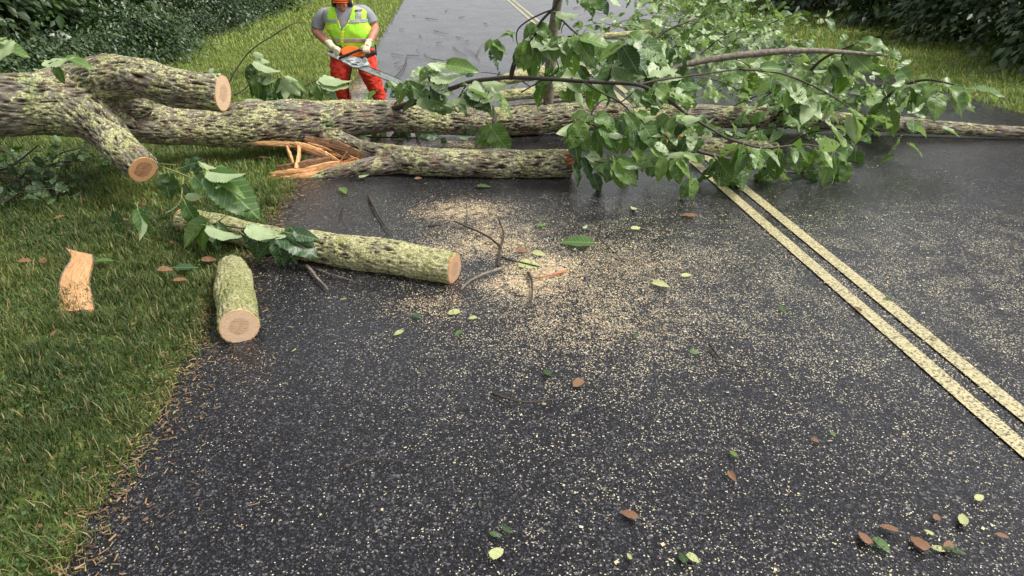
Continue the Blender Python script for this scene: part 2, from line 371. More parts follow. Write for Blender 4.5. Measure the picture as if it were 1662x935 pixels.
def grass(name, spec, seed, label):
    rs = np.random.RandomState(seed); Vs = []; Fs = []; Cs = []; off = 0
    for (u0, u1, t0, t1, dens, hgt, wid) in spec:
        n = int((u1 - u0) * (t1 - t0) * dens); u = rs.uniform(u0, u1, n); t = rs.uniform(t0, t1, n)
        x = RN.x * u + RD.x * t; y = RN.y * u + RD.y * t
        keep = (y > .9); u, t, x, y = u[keep], t[keep], x[keep], y[keep]; 
        # ragged asphalt edge
        e = np.array([.07 * mn.noise(Vector((a * 2.3, 5.1, 0))) for a in t]); k2 = (u < EDGE0 + e + rs.exponential(.06, len(u))) | (u > RIGHT - 1) if u1 <= EDGE0 + .3 else np.ones(len(u), bool)
        x, y = x[k2], y[k2]
        # keep what the camera (and one a step to the side) can see
        z0 = y * CT + CAMZ * ST; sx = x / z0 * FPX; k3 = np.abs(sx) < 1000; x, y = x[k3], y[k3]; n = len(x)
        big = np.array([mn.noise(Vector((a * .9, b * .9, 0))) for a, b in zip(x, y)]); cl = np.array([mn.noise(Vector((a * 5, b * 5, 7))) for a, b in zip(x, y)])
        h = hgt * (1 + .45 * rs.randn(n)).clip(.3, 2.4) * (1 + .9 * cl); a = rs.uniform(0, 2 * np.pi, n); lean = rs.uniform(.2, 1.2, n) * h; wv = wid * rs.uniform(.7, 1.4, n)
        dx, dy = np.cos(a), np.sin(a); sx_, sy_ = -dy * wv, dx * wv
        b = np.stack([x, y, np.zeros(n)], 1)
        L = lambda f, q, g: np.stack([x + dx * lean * f + sx_ * g, y + dy * lean * f + sy_ * g, h * q], 1)
        V = np.stack([L(0, -.05, -.5), L(0, -.05, .5), L(.35, .62, .42), L(.35, .62, -.42), L(1, .95, 0)], 1)
        base = np.arange(n)[:, None] * 5 + off
        F = np.concatenate([base + np.array([0, 1, 2]), base + np.array([0, 2, 3]), base + np.array([3, 2, 4])], 0); off += n * 5
        r = rs.rand(n); dry = (rs.rand(n) < .13 + .12 * (big > .15)); yel = np.clip(.12 + np.clip((y - 5) / 10, 0, .3) + big * .7 + .2 * rs.randn(n) + np.clip((y - 9) / 14, 0, .7), 0, 1)
        g0 = np.array([.045, .082, .018]); g1 = np.array([.27, .36, .08]); c = g0 + (g1 - g0) * yel[:, None]; c *= ((.7 + .6 * r) * np.clip(.8 + (y - 5) / 12, .8, 1))[:, None]  # blades nearer the camera darkened: shade on the verge put into their colour
        c[dry] = np.array([.30, .25, .11]) * (.6 + .6 * r[dry])[:, None]
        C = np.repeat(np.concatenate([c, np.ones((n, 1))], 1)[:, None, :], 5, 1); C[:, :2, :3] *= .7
        Vs.append(V.reshape(-1, 3)); Fs.append(F); Cs.append(C.reshape(-1, 4))
    o = build(name, np.concatenate(Vs), np.concatenate(Fs), M['grass'], None, False, attrs={'col': ('FLOAT_COLOR', np.concatenate(Cs))}, center=False)
    return tag(o, label, 'grass', kind='stuff')
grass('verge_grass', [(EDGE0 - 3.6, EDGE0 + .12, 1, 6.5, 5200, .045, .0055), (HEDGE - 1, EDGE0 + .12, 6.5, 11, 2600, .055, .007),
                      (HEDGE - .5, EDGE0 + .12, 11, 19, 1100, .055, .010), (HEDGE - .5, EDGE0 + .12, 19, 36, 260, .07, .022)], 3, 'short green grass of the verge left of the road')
grass('roadside_grass', [(RIGHT - .1, RIGHT + 9, 8, 18, 420, .06, .014), (RIGHT - .1, RIGHT + 9, 18, 40, 160, .08, .03)], 5, 'grass beyond the right edge of the road')

# ------------------------------------------------------------------ leaves
def leaf_mesh(name, mat, width=.62, teeth=11, droop=.5, fold=.25, lobe=0.0, wave=.03, holes=0, seed=0, asym=0.0):
    rs = random.Random(seed); n = teeth * 2; rows = []; V = []; UV = []; F = []
    def half(t): return width * .5 * (math.sin(math.pi * min(1, t ** .72)) ** .8) * (1 + lobe * math.sin(t * 3 * math.pi + .4))
    for i in range(n + 1):
        t = i / n; w_ = half(t) if 0 < i < n else 0.0
        if 0 < i < n: w_ *= (1.0 if i % 2 else .90) * rs.uniform(.95, 1.05)
        row = []
        for k in (-1, -.5, 0, .5, 1):
            ww = w_ * (1 + asym * (1 if k > 0 else -1)); x = k * ww; y = t * 1.0 + (-.05 * abs(k) * (t > 0.05)) - (.08 * abs(k) if t < .15 else 0)
            z = fold * abs(x) - droop * (t * t) * .55 + wave * math.sin(t * 17 + k * 2) * abs(k)
            row.append(len(V)); V.append((x, y, z)); UV.append((.5 + x, t))
        rows.append(row)
    for i in range(n):
        for k in range(4):
            if holes and 2 < i < n - 3 and rs.random() < holes: continue
            F.append((rows[i][k], rows[i][k + 1], rows[i + 1][k + 1], rows[i + 1][k]))
    # stalk
    pv_, pf = tube([(0, -.28, .05, .012), (0, -.12, .0, .010), (0, .03, .003, .009)], 4, 4)
    o = len(V); V += [tuple(p) for p in pv_]; UV += [(.5, .02)] * len(pv_); nb = len(F); F += [tuple(i + o for i in q) for q in pf]
    me = bpy.data.meshes.new(name); me.from_pydata([tuple(map(float, v)) for v in V], [], F); me.update(); me.shade_smooth()
    me.materials.append(mat); me.materials.append(M['petiole'])
    for i, p in enumerate(me.polygons):
        if i >= nb: p.material_index = 1
    l = me.uv_layers.new(name='UVMap')
    for lp in me.loops: l.data[lp.index].uv = UV[lp.vertex_index]
    return me
LM = {}
for key, mt in (('g', 'leaf'), ('d', 'leaf_dark')):
    LM[key] = [leaf_mesh('leaf_' + str(i), M[mt], *a, seed=i) for i, a in enumerate([
        (.54, 14, .40, .30, .0, .015, 0), (.66, 13, .5, .15, .0, .02, .03), (.50, 14, .25, .55, .0, .012, 0), (.74, 12, .4, .2, .09, .03, .03), (.60, 14, .7, .35, .0, .03, 0), (.70, 13, .35, .1, .05, .04, .06)])]
for key, mt in (('g', 'leaf'), ('d', 'leaf_dark')):
    LM[key] += [leaf_mesh('leaf_' + str(i), M[mt], *a, seed=i) for i, a in enumerate([(.50, 15, .9, .7, .0, .03, 0), (.66, 13, .15, -.12, .06, .05, .10), (.60, 12, 1.3, .5, .12, .06, .04)], 6)]
NLEAF = {}
def put_leaf(parent, pos, d, nrm, size, kind='g', variant=None, flip=False):
    d = d.normalized(); nrm = (nrm - d * nrm.dot(d)).normalized()
    if flip: nrm = -nrm
    x = d.cross(nrm)
    me = LM[kind][variant if variant is not None else random.randrange(len(LM[kind]))]
    o = bpy.data.objects.new('leaf', me); COL.objects.link(o)
    m = Matrix((x, d, nrm)).transposed().to_4x4(); o.parent = parent; base = pos - WLOC[parent.name]
    o.matrix_local = Matrix.Translation(base) @ m @ Matrix.Diagonal((size * random.uniform(.88, 1.12), size, size, 1))
    NLEAF[parent.name] = NLEAF.get(parent.name, 0) + 1
    return o
def imleaf(parent, x0, y0, x1, y1, Y, kind='g', pale=False, variant=None, tilt=None, toward=0.15):
    """a leaf from its base to its tip as seen, at depth Y, tilted at random"""
    a = D(x0, y0, Y); b = D(x1, y1, Y - toward * math.hypot(x1 - x0, y1 - y0) / 120)
    d = b - a; size = d.length * 1.0; up = Vector((0, 0, 1)); tl = tilt if tilt is not None else random.uniform(.1, .7)
    nrm = NV * (1 - tl) + up * tl + RV * random.uniform(-.35, .35)
    return put_leaf(parent, a, d, nrm, size, kind, variant, flip=pale)
def cluster(parent, p, n, size, direction=Vector((0, 0, -1)), spread=.9, kind='g', pale=.18):
    for k in range(n):
        d = (direction.normalized() + Vector((random.gauss(0, 1), random.gauss(0, 1), random.gauss(0, 1))) * spread * .55).normalized()
        nrm = (Vector((random.gauss(0, .5), random.gauss(0, .5) - .45, random.gauss(0, .4) + .75)))
        s = size * random.uniform(.7, 1.2)
        put_leaf(parent, p + d * s * .28, d, nrm, s, kind, flip=random.random() < pale)
def impath(pts):  # (px,py,Y,rpx)
    out = []
    for (x, y, Y, r) in pts:
        p = D(x, y, Y); out.append((p.x, p.y, p.z, r * mpp(p)))
    return out
def twigtube(name, P, mat, parent, segs=7, dens=3, wob=.12, kinks=.0):
    L = sum((Vector(P[i + 1][:3]) - Vector(P[i][:3])).length for i in range(len(P) - 1))
    n = max(len(P) * dens, int(L * 14))
    V, F = tube(P, segs, n, True, wob)
    if kinks:
        V = [np.array(v) + kinks * np.array([mn.noise(Vector(v) * 6), mn.noise(Vector(v) * 6 + Vector((9, 0, 0))), mn.noise(Vector(v) * 6 + Vector((0, 9, 0)))]) for v in V]
    return build(name, V, F, mat, parent, True)

# ------------------------------------------------------------------ bark-clad limbs
def barked(paths, voxel, amp=.011, smooth=6, freq=1.0):
    """paths: list of lists (x,y,z,r). Returns co, normals, faces, axis id, attrs"""
    parts = []; S = []
    for bi, P in enumerate(paths):
        L = sum((Vector(P[i + 1][:3]) - Vector(P[i][:3])).length for i in range(len(P) - 1)); n = max(8, int(L / .05))
        parts.append(tube(P, 28, n)); q = catmull(P, max(10, int(L / .025))); T, N, B = frames(q[:, :3])
        s = np.concatenate([[0], np.cumsum(np.linalg.norm(np.diff(q[:, :3], axis=0), axis=1))]) + bi * 7.3
        for k in range(len(q)): S.append((*q[k], *T[k], *N[k], *B[k], s[k], bi, min(k, len(q) - 1 - k) * .025))
    co, no, F = meld(*join(parts), voxel, smooth)
    S = np.array(S); C = S[:, :3]; r = S[:, 3]; idx = np.zeros(len(co), dtype=int)
    for a in range(0, len(co), 4000):
        dd = ((co[a:a + 4000, None, :] - C[None]) ** 2).sum(2) / (r[None] ** 2 + 1e-5); idx[a:a + 4000] = dd.argmin(1)
    q = S[idx]; rel = co - q[:, :3]; s = q[:, 13] + (rel * q[:, 4:7]).sum(1); cn = (rel * q[:, 7:10]).sum(1); cb = (rel * q[:, 10:13]).sum(1)
    rad = np.sqrt(cn ** 2 + cb ** 2) + 1e-6; scl = q[:, 3] / rad; bark = np.stack([s, cn * scl, cb * scl], 1)
    cap = np.abs((no * q[:, 4:7]).sum(1)) > .75
    h = np.zeros(len(co)); big = np.zeros(len(co))
    for i in range(len(co)):
        a, b, c = bark[i]; wv = .35 * mn.noise(Vector((a * 2.2, b * 4, c * 4)))
        v = Vector((a * 7.5 * freq, (b + wv * .07) * 34 * freq, (c + wv * .07) * 34 * freq)); r1 = 1 - abs(mn.noise(v)) * 2.6 - .5 * abs(mn.noise(v * 2.1 + Vector((5, 5, 5))))
        r2 = mn.noise(Vector((a * 26, b * 75, c * 75)))
        h[i] = .62 * r1 + .25 * r2; big[i] = mn.noise(Vector((co[i][0] * 3.1, co[i][1] * 3.1, co[i][2] * 3.1)))
    hn = (h * .5 + .32).clip(0, 1)
    am = np.minimum(amp, q[:, 3] * .11)
    co2 = co + no * ((h - .25) * am * ~cap + big * .030 * np.minimum(1, q[:, 3] / .2) * ~cap)[:, None]
    return co2, no, F, q[:, 14].astype(int), bark, hn
def split_build(name_of, co, F, ids, bark, h, mat, parent):
    F = np.asarray(F); fid = ids[F[:, 0]]; out = {}
    me = bpy.data.meshes.new('t'); me.vertices.add(len(co)); me.vertices.foreach_set('co', co.astype(np.float32).ravel()); me.loops.add(F.size); me.loops.foreach_set('vertex_index', F.astype(np.int32).ravel())
    me.polygons.add(len(F)); me.polygons.foreach_set('loop_start', np.arange(0, F.size, 4, dtype=np.int32)); me.update(calc_edges=True)
    NN = np.zeros(len(co) * 3, dtype=np.float32); me.vertices.foreach_get('normal', NN); NN = NN.reshape(-1, 3); bpy.data.meshes.remove(me)
    for b in sorted(set(name_of.values())):
        keys = [k for k, v in name_of.items() if v == b]
        sel = np.isin(fid, keys)
        if not sel.any(): continue
        f = F[sel]; u, inv = np.unique(f, return_inverse=True)
        o = build(b[0], co[u], inv.reshape(-1, 4), mat, parent, True, attrs={'bark': ('FLOAT_VECTOR', bark[u]), 'h': ('FLOAT', h[u])})
        o.data.normals_split_custom_set_from_vertices([tuple(map(float, n)) for n in NN[u]])
        out[b] = o
    return out
def disc(name, c, nrm, r, mat, parent, squash=1.0, up=Vector((0, 0, 1)), seed=0, off=.004):
    n = Vector(nrm).normalized(); x = up.cross(n).normalized(); y = n.cross(x); V = []; UVs = []; F = []
    K = 40; prof = [1 + .035 * mn.noise(Vector((k * .9, seed, 2))) + .05 * mn.noise(Vector((math.cos(2 * math.pi * k / K) * 1.3, math.sin(2 * math.pi * k / K) * 1.3, seed))) for k in range(K)]
    c = Vector(c) + n * off
    for rr, dz in ((1.0, -.02), (1.0, 0), (.97, .0015), (.6, .002), (.25, .002)):
        for k in range(K):
            a = 2 * math.pi * k / K; q = r * rr * prof[k]
            V.append(c + x * q * math.cos(a) * squash + y * q * math.sin(a) + n * dz); UVs.append((.5 + .5 * rr * math.cos(a), .5 + .5 * rr * math.sin(a)))
    for i in range(4):
        for k in range(K):
            m = (k + 1) % K; F.append((i * K + k, i * K + m, (i + 1) * K + m, (i + 1) * K + k))
    F.append(tuple(4 * K + k for k in range(K)))
    return build(name, V, F, mat, parent, False, uv=UVs)
def splinter(P, widths, mat, parent, name='splinter', thick=.35, up=None, seed=0):
    """a torn sliver of wood along P (world points) with its own ragged section"""
    rs = random.Random(seed); q = catmull([(*p, w_) for p, w_ in zip(P, widths)], max(10, len(P) * 5)); T, N, B = frames(q[:, :3]); V = []; F = []; A = []
    n = 7; off = [rs.uniform(.7, 1.2) for _ in range(n)]; s = 0
    for i in range(len(q)):
        if i: s += np.linalg.norm(q[i, :3] - q[i - 1, :3])
        for j in range(n):
            a = 2 * math.pi * j / n + seed; rr = q[i, 3] * off[j] * rs.uniform(.88, 1.12)
            c, d = math.cos(a), math.sin(a) * thick; V.append(q[i, :3] + rr * (c * N[i] + d * B[i])); A.append((s, rr * c + seed, rr * d))
    for i in range(len(q) - 1):
        for j in range(n): k = (j + 1) % n; F.append((i * n + j, i * n + k, (i + 1) * n + k, (i + 1) * n + j))
    F.append(tuple(range(n))[::-1]); F.append(tuple((len(q) - 1) * n + j for j in range(n)))
    return build(name, V, F, mat, parent, False, attrs={'grain': ('FLOAT_VECTOR', A)})
def imsplinter(pts, w, mat, parent, thick=.4, seed=0, name='splinter'):
    P = [D(x, y, Y) for x, y, Y in pts]; W = [ww * mpp(p) for ww, p in zip(w, P)]
    return splinter(P, W, M[mat], parent, name, thick, seed=seed)

# ---------------- the fallen tree
tree = empty('fallen_tree', (-3.0, 7.2, 0)); tag(tree, 'huge lichen covered tree fallen from the left across the grass and the road', 'tree')
TR = impath([(-420, 178, 6.5, 54), (-200, 168, 6.6, 53), (0, 168, 6.8, 50), (70, 168, 6.9, 50), (130, 168, 7.0, 47), (170, 172, 7.1, 40)])
LA = impath([(60, 160, 6.95, 38), (110, 150, 7.05, 38), (148, 134, 7.1, 38), (195, 126, 7.0, 33), (232, 128, 6.92, 31), (265, 137, 6.85, 30.5), (315, 147, 6.8, 30.5), (362, 152, 6.78, 30)])
LB = impath([(70, 172, 6.9, 46), (120, 180, 6.9, 41), (160, 203, 6.8, 33), (196, 238, 6.55, 28), (232, 275, 6.3, 24.5)])
LC = impath([(120, 175, 7.15, 34), (165, 185, 7.3, 36), (215, 198, 7.5, 33), (270, 203, 7.75, 31), (340, 204, 8.0, 33), (410, 202, 8.15, 36), (470, 199, 8.3, 36), (530, 195, 8.5, 32), (580, 191, 8.65, 28),
             (640, 188, 8.85, 25), (740, 197, 9.1, 23), (850, 196, 9.3, 22), (930, 191, 9.4, 22), (1050, 190, 9.5, 20), (1200, 190, 9.5, 17), (1420, 200, 9.3, 13), (1600, 212, 9.1, 10), (1800, 222, 8.9, 7)])
LD = impath([(500, 212, 8.45, 16), (550, 230, 8.25, 17), (592, 246, 7.95, 17), (632, 257, 7.65, 21), (680, 262, 7.5, 22), (750, 264, 7.45, 22.5), (850, 266, 7.44, 22), (928, 266, 7.44, 22)])
LD2 = impath([(660, 264, 7.55, 18), (600, 270, 7.5, 15), (550, 279, 7.45, 12), (505, 288, 7.42, 9), (462, 297, 7.4, 6)])
LF = impath([(70, 160, 6.95, 44), (130, 158, 7.1, 43), (175, 160, 7.2, 36), (215, 166, 7.35, 25), (240, 172, 7.5, 15)])
LG = impath([(100, 185, 6.88, 34), (140, 188, 6.92, 33), (175, 196, 7.0, 26), (205, 205, 7.2, 18)])
co, no, F, ids, bark, h = barked([TR, LA, LB, LC, LD, LD2, LF, LG], .0125, .021, 8)
tp = split_build({0: ('trunk', 0), 1: ('limb', 1), 2: ('limb', 2), 3: ('limb', 3), 4: ('limb', 4), 5: ('limb', 4), 6: ('trunk', 0), 7: ('limb', 2)}, co, F, ids, bark, h, M['bark'], tree)
for k, lb in ((1, 'upper limb arching up to a pale sawn end'), (2, 'short limb slanting down to a sawn end with brown heartwood'), (3, 'long limb crossing the road behind'), (4, 'half torn limb lying on the road in front')):
    tp[('limb', k)]['label'] = lb
def endcap(P, mat, parent, r=.93, seed=0, off=.004):
    a, b = Vector(P[-2][:3]), Vector(P[-1][:3]); return disc('cut_face', b, (b - a), P[-1][3] * r, mat, parent, seed=seed, off=off)
endcap(LA, M['cutA'], tree, seed=1); endcap(LB, M['cutB'], tree, seed=2)
# torn end of the front limb
for k in range(10):
    x, y = random.uniform(914, 930), 246 + k * 2.3
    imsplinter([(x, y, 7.27 + .012 * abs(k - 4)), (x + 6, y + 1, 7.25), (x + random.uniform(12, 19), y + random.uniform(-3, 4), 7.24)], [2.6, 3.2, 1], 'wood_old' if k % 3 == 0 else 'red_wood', tree, .5, 60 + k)
c = Vector(LD[-1][:3])
for k in range(9):
    a = random.uniform(0, 6.28); rr = random.uniform(0, .1); p = c + Vector((-.05, rr * math.cos(a), rr * math.sin(a)))
    splinter([p, p + Vector((random.uniform(.06, .13), random.uniform(-.01, .01), random.uniform(-.01, .02)))], [.03, .008], M['wood_old' if k % 2 else 'wood'], tree, seed=k)
# torn wood under the crotch
SPL = [
    ([(398, 232, 7.93), (430, 233, 7.95), (470, 235, 7.97), (505, 238, 7.97)], [1.2, 3, 4, 3], 'wood', .5),
    ([(478, 233, 7.88), (500, 240, 7.85), (530, 252, 7.7), (553, 264, 7.5)], [3, 5, 4.5, 2.5], 'wood', .5),
    ([(495, 228, 8.0), (535, 240, 7.95), (570, 252, 7.85), (604, 262, 7.7)], [5, 10, 10, 3], 'wood_old', .35),
    ([(500, 236, 7.98), (545, 250, 7.86), (585, 262, 7.7)], [4, 5, 2], 'wood', .4),
    ([(466, 240, 7.95), (472, 255, 7.8), (480, 277, 7.55)], [4.5, 5, 2.5], 'wood', .45),
    ([(486, 239, 7.85), (485, 255, 7.7), (481, 276, 7.52)], [3.5, 3.5, 4], 'wood', .5),
    ([(450, 274, 7.65), (490, 269, 7.6), (536, 261, 7.6)], [5, 7, 6], 'wood_old', .4),
    ([(430, 294, 7.4), (452, 287, 7.42), (490, 280, 7.45), (530, 268, 7.48), (556, 263, 7.5)], [2.5, 5, 5.5, 4, 2], 'wood', .4),
    ([(433, 303, 7.38), (458, 299, 7.38), (490, 288, 7.4), (520, 276, 7.43)], [3, 5.5, 5, 3], 'wood', .4),
    ([(447, 280, 7.46), (475, 281, 7.46), (510, 275, 7.47)], [2, 4, 3], 'wood', .4),
    ([(440, 289, 7.42), (470, 291, 7.4), (505, 283, 7.42)], [3, 4, 3], 'wood_old', .4),
    ([(500, 284, 7.4), (530, 273, 7.42), (575, 263, 7.45)], [3, 4, 2], 'wood', .4),
    ([(553, 262, 7.5), (557, 255, 7.45), (563, 247, 7.4)], [1.5, 1, .6], 'wood', .6),
    ([(558, 264, 7.5), (568, 260, 7.5), (580, 256, 7.5)], [2, 1.6, .8], 'red_wood', .5),
    ([(438, 296, 7.36), (425, 300, 7.36)], [3, 1.2], 'wood_old', .5),
]
for i, (pts, wd, mt, th) in enumerate(SPL): imsplinter(pts, [w_ * 1.45 for w_ in wd], mt, tree, th, i + 3)
for k in range(72):                                                    # shredded fibres filling the tear
    f = random.random(); x0 = 428 + 34 * f + random.uniform(-2, 14); y0 = 306 - 27 * random.random() ** 1.2; ln = random.uniform(30, 85)
    x1 = x0 + ln; y1 = y0 + (262 + (300 - 262) * .25 - y0) * min(1, ln / (565 - x0)) + random.uniform(-2.5, 2.5); Yb = 7.42 + random.uniform(-.05, .1)
    imsplinter([(x0, y0, Yb), ((x0 + x1) / 2, (y0 + y1) / 2 + random.uniform(-2.5, 2.5), Yb + random.uniform(-.03, .03)), (x1, y1, Yb + .03)], [1.4, random.uniform(2.2, 5.2), 1.2], 'wood' if k % 4 else 'wood_old', tree, .5, 100 + k)
for k in range(26):
    x0 = random.uniform(470, 520); y0 = random.uniform(231, 243); ln = random.uniform(30, 80); f = ln / 100
    imsplinter([(x0, y0, 7.93), (x0 + ln * .5, y0 + 13 * f, 7.84), (x0 + ln, y0 + random.uniform(24, 32) * f, 7.72)], [1, random.uniform(1.6, 3.4), .8], 'wood' if k % 3 == 0 else 'wood_old', tree, .5, 200 + k)
imsplinter([(1075, 219, 9.25), (1092, 215, 9.2), (1108, 217, 9.2)], [3, 4, 2], 'wood', tree, .5, 40)

# branches of the tree: name, path (px,py,Y,r px), material
BR = {}
def branch(key, pts, mat='bark_twig', parent=None, name='branch'):
    o = twigtube(name, impath(pts), M[mat], parent or tree, 7, 4, .1); BR[key] = (o, pts); return o
branch('arch', [(630, 182, 8.75, 4), (640, 176, 8.7, 5), (662, 170, 8.6, 5), (690, 160, 8.45, 4.2), (725, 147, 8.25, 3.8), (765, 133, 8.05, 3.6), (800, 128, 7.9, 3.6), (832, 126, 7.8, 3.4), (900, 129, 7.6, 3.2), (970, 134, 7.4, 3), (1036, 138, 7.2, 3), (1080, 160, 7.05, 2.8), (1122, 190, 6.9, 2.4), (1180, 225, 6.8, 2)])
branch('arch2', [(1034, 138, 7.2, 2.2), (1070, 130, 7.3, 1.8), (1122, 123, 7.4, 1.5), (1200, 112, 7.5, 1.2)])
branch('riser', [(830, 128, 7.8, 3.6), (832, 112, 7.75, 4.2), (842, 88, 7.7, 3.8), (866, 62, 7.65, 2.9), (876, 38, 7.6, 2.4), (890, 22, 7.58, 2.2), (899, 14, 7.55, 2.6), (910, -8, 7.5, 2.2), (925, -40, 7.45, 1.8)])
branch('curl', [(899, 15, 7.55, 1.4), (880, 22, 7.6, 1.5), (858, 33, 7.62, 1.4), (842, 46, 7.65, 1.2), (838, 60, 7.7, 1), (841, 76, 7.75, .8)])
branch('rightdown', [(897, 16, 7.55, 1.8), (912, 32, 7.5, 1.8), (928, 48, 7.45, 1.7), (941, 58, 7.4, 1.7), (960, 62, 7.4, 1.3), (985, 72, 7.4, 1), (1004, 76, 7.4, .8)])
branch('spur', [(916, 38, 7.5, 1), (912, 46, 7.52, .8), (911, 54, 7.53, .5)])
branch('shelf', [(866, 63, 7.65, 1.4), (905, 60, 7.6, 1.2), (945, 59, 7.5, 1.3), (985, 63, 7.4, 1), (1022, 63, 7.3, .8)])
branch('drop', [(945, 132, 7.45, 1.4), (975, 150, 7.3, 1.5), (1006, 166, 7.2, 1.5), (1022, 182, 7.1, 1.3), (1024, 200, 7.05, 1)])
branch('drop2', [(1030, 148, 7.2, .9), (1006, 166, 7.2, 1.1), (980, 162, 7.25, 1), (962, 180, 7.15, 1.4), (958, 192, 7.1, 1.3), (942, 203, 7.05, 1)])
branch('low', [(1130, 245, 7.1, 3), (1090, 252, 7.0, 2), (1040, 262, 6.9, 1.6), (995, 265, 6.85, 1.6), (965, 262, 6.85, 1.2)])
branch('hang', [(800, 172, 8.3, 1.6), (803, 190, 8.15, 3.5), (797, 205, 8.0, 3), (795, 212, 7.95, 1.5)])
branch('sprigs', [(630, 180, 8.75, 1.6), (650, 160, 8.75, 1.4), (662, 150, 8.75, 1.2), (672, 140, 8.7, .8)])
branch('sprig2', [(700, 160, 8.5, 1.2), (697, 130, 8.5, 1.6), (692, 115, 8.5, 1.6), (705, 108, 8.45, .9), (730, 106, 8.4, .6)])
branch('sprig3', [(728, 178, 8.5, 1.2), (745, 158, 8.35, 1.2), (756, 140, 8.2, 1.2), (770, 136, 8.1, 1)])
branch('inner', [(846, 150, 8.3, 1.2), (880, 130, 8.1, 1), (905, 115, 7.9, 1), (903, 95, 7.8, .8)])
branch('twigs', [(688, 166, 8.3, .9), (705, 176, 8.3, .8), (725, 188, 8.3, .6)])
branch('loop', [(162, 164, 6.75, 1.1), (170, 176, 6.7, 1.3), (182, 195, 6.65, 1.3), (198, 208, 6.7, 1.2), (225, 212, 6.8, .9), (252, 210, 6.9, .6)], 'bark_limb')
def L(key, *a, **k):
    a = list(a)
    if key in ('mid', 'shelf', 'rightdown', 'riser') and max(a[1], a[3]) > 118: a[4] += .75     # these hang behind the arching branch
    return imleaf(BR[key][0], *a, **k)
# leaves by the saw and over the long limb
for a in [(693, 112, 680, 133, 8.4, 'g', False), (697, 110, 718, 117, 8.4, 'g', False), (695, 113, 700, 132, 8.45, 'd', False), (690, 112, 664, 126, 8.5, 'g', True), (727, 106, 781, 114, 8.3, 'g', False, 2), (724, 106, 692, 112, 8.35, 'g', True),
          (704, 124, 758, 134, 8.3, 'g', True, 1), (704, 130, 735, 158, 8.25, 'g', True), (706, 136, 712, 166, 8.3, 'd', False)]: L('sprig2', *a)
for a in [(660, 136, 705, 144, 8.5, 'g', True), (658, 138, 700, 158, 8.45, 'g', False), (655, 138, 641, 170, 8.5, 'g', False), (664, 140, 668, 172, 8.4, 'g', False), (648, 140, 632, 132, 8.6, 'g', True), (672, 142, 708, 170, 8.4, 'g', False), (650, 144, 630, 158, 8.6, 'd', False),
          (672, 165, 648, 180, 8.5, 'd', False), (630, 134, 622, 152, 8.7, 'g', False), (632, 132, 640, 148, 8.7, 'g', False), (690, 160, 742, 172, 8.3, 'g', False), (680, 162, 720, 180, 8.3, 'g', True), (700, 170, 735, 178, 8.3, 'g', False)]: L('sprigs', *a)
for a in [(765, 138, 828, 142, 8.0, 'g', True, 2), (767, 140, 832, 158, 7.95, 'g', False, 1), (765, 142, 815, 168, 7.9, 'g', True), (762, 142, 785, 150, 8.0, 'g', False), (756, 150, 748, 172, 8.1, 'd', False), (758, 150, 800, 178, 7.95, 'd', False), (752, 155, 775, 182, 8.0, 'g', True),
          (745, 160, 722, 176, 8.2, 'g', True), (770, 160, 808, 182, 8.0, 'g', False), (740, 165, 762, 184, 8.2, 'd', False), (812, 172, 835, 178, 8.0, 'g', False)]: L('sprig3', *a)
for a in [(797, 206, 762, 234, 7.85, 'g', False, 1), (798, 208, 828, 250, 7.8, 'g', False, 3), (795, 209, 783, 246, 7.85, 'g', False), (798, 205, 815, 214, 7.9, 'g', True), (795, 208, 800, 240, 7.9, 'd', False), (770, 208, 752, 218, 8.1, 'd', False)]: L('hang', *a)
for a in [(797, 66, 784, 84, 7.8, 'g', False, 0), (802, 70, 826, 84, 7.75, 'g', False, 3), (800, 68, 815, 100, 7.75, 'g', False, 3), (803, 72, 795, 100, 7.8, 'd', False), (822, 52, 838, 62, 7.75, 'g', False), (835, 55, 808, 56, 7.75, 'g', False)]: L('curl', *a)
for a in [(858, 70, 838, 112, 7.6, 'g', False, 1), (860, 70, 855, 118, 7.6, 'g', False, 3), (862, 68, 880, 108, 7.6, 'g', False), (868, 64, 892, 96, 7.55, 'g', True), (852, 78, 832, 106, 7.65, 'd', False), (869, 60, 858, 40, 7.65, 'g', False), (872, 45, 905, 62, 7.6, 'g', False),
          (880, 40, 852, 56, 7.62, 'g', False), (870, 62, 905, 100, 7.6, 'g', False), (848, 84, 862, 122, 7.6, 'g', False), (868, 92, 872, 126, 7.7, 'd', False), (866, 40, 846, 62, 7.6, 'g', False)]: L('riser', *a)
for a in [(905, 20, 942, 29, 7.4, 'g', True, 2), (915, 24, 932, 30, 7.4, 'g', False), (904, 26, 910, 50, 7.5, 'g', False), (918, -4, 924, 8, 7.4, 'g', False)]: L('rightdown', *a)
top = branch('top', [(925, -45, 7.4, 1.6), (950, -22, 7.2, 1.4), (975, -12, 7.1, 1.2), (1000, -10, 7.0, .9)])
for a in [(952, -10, 968, 26, 7.0, 'g', False, 1), (940, -4, 960, 18, 7.05, 'g', False), (972, -4, 990, 24, 7.0, 'd', False, 3), (960, -8, 978, 18, 6.95, 'g', False, 3), (993, -4, 1005, 15, 7.0, 'g', True), (1015, -8, 1020, 6, 7.0, 'g', True), (938, -2, 936, 6, 7.0, 'g', False), (930, -10, 955, -2, 7, 'g', False)]: L('top', *a)
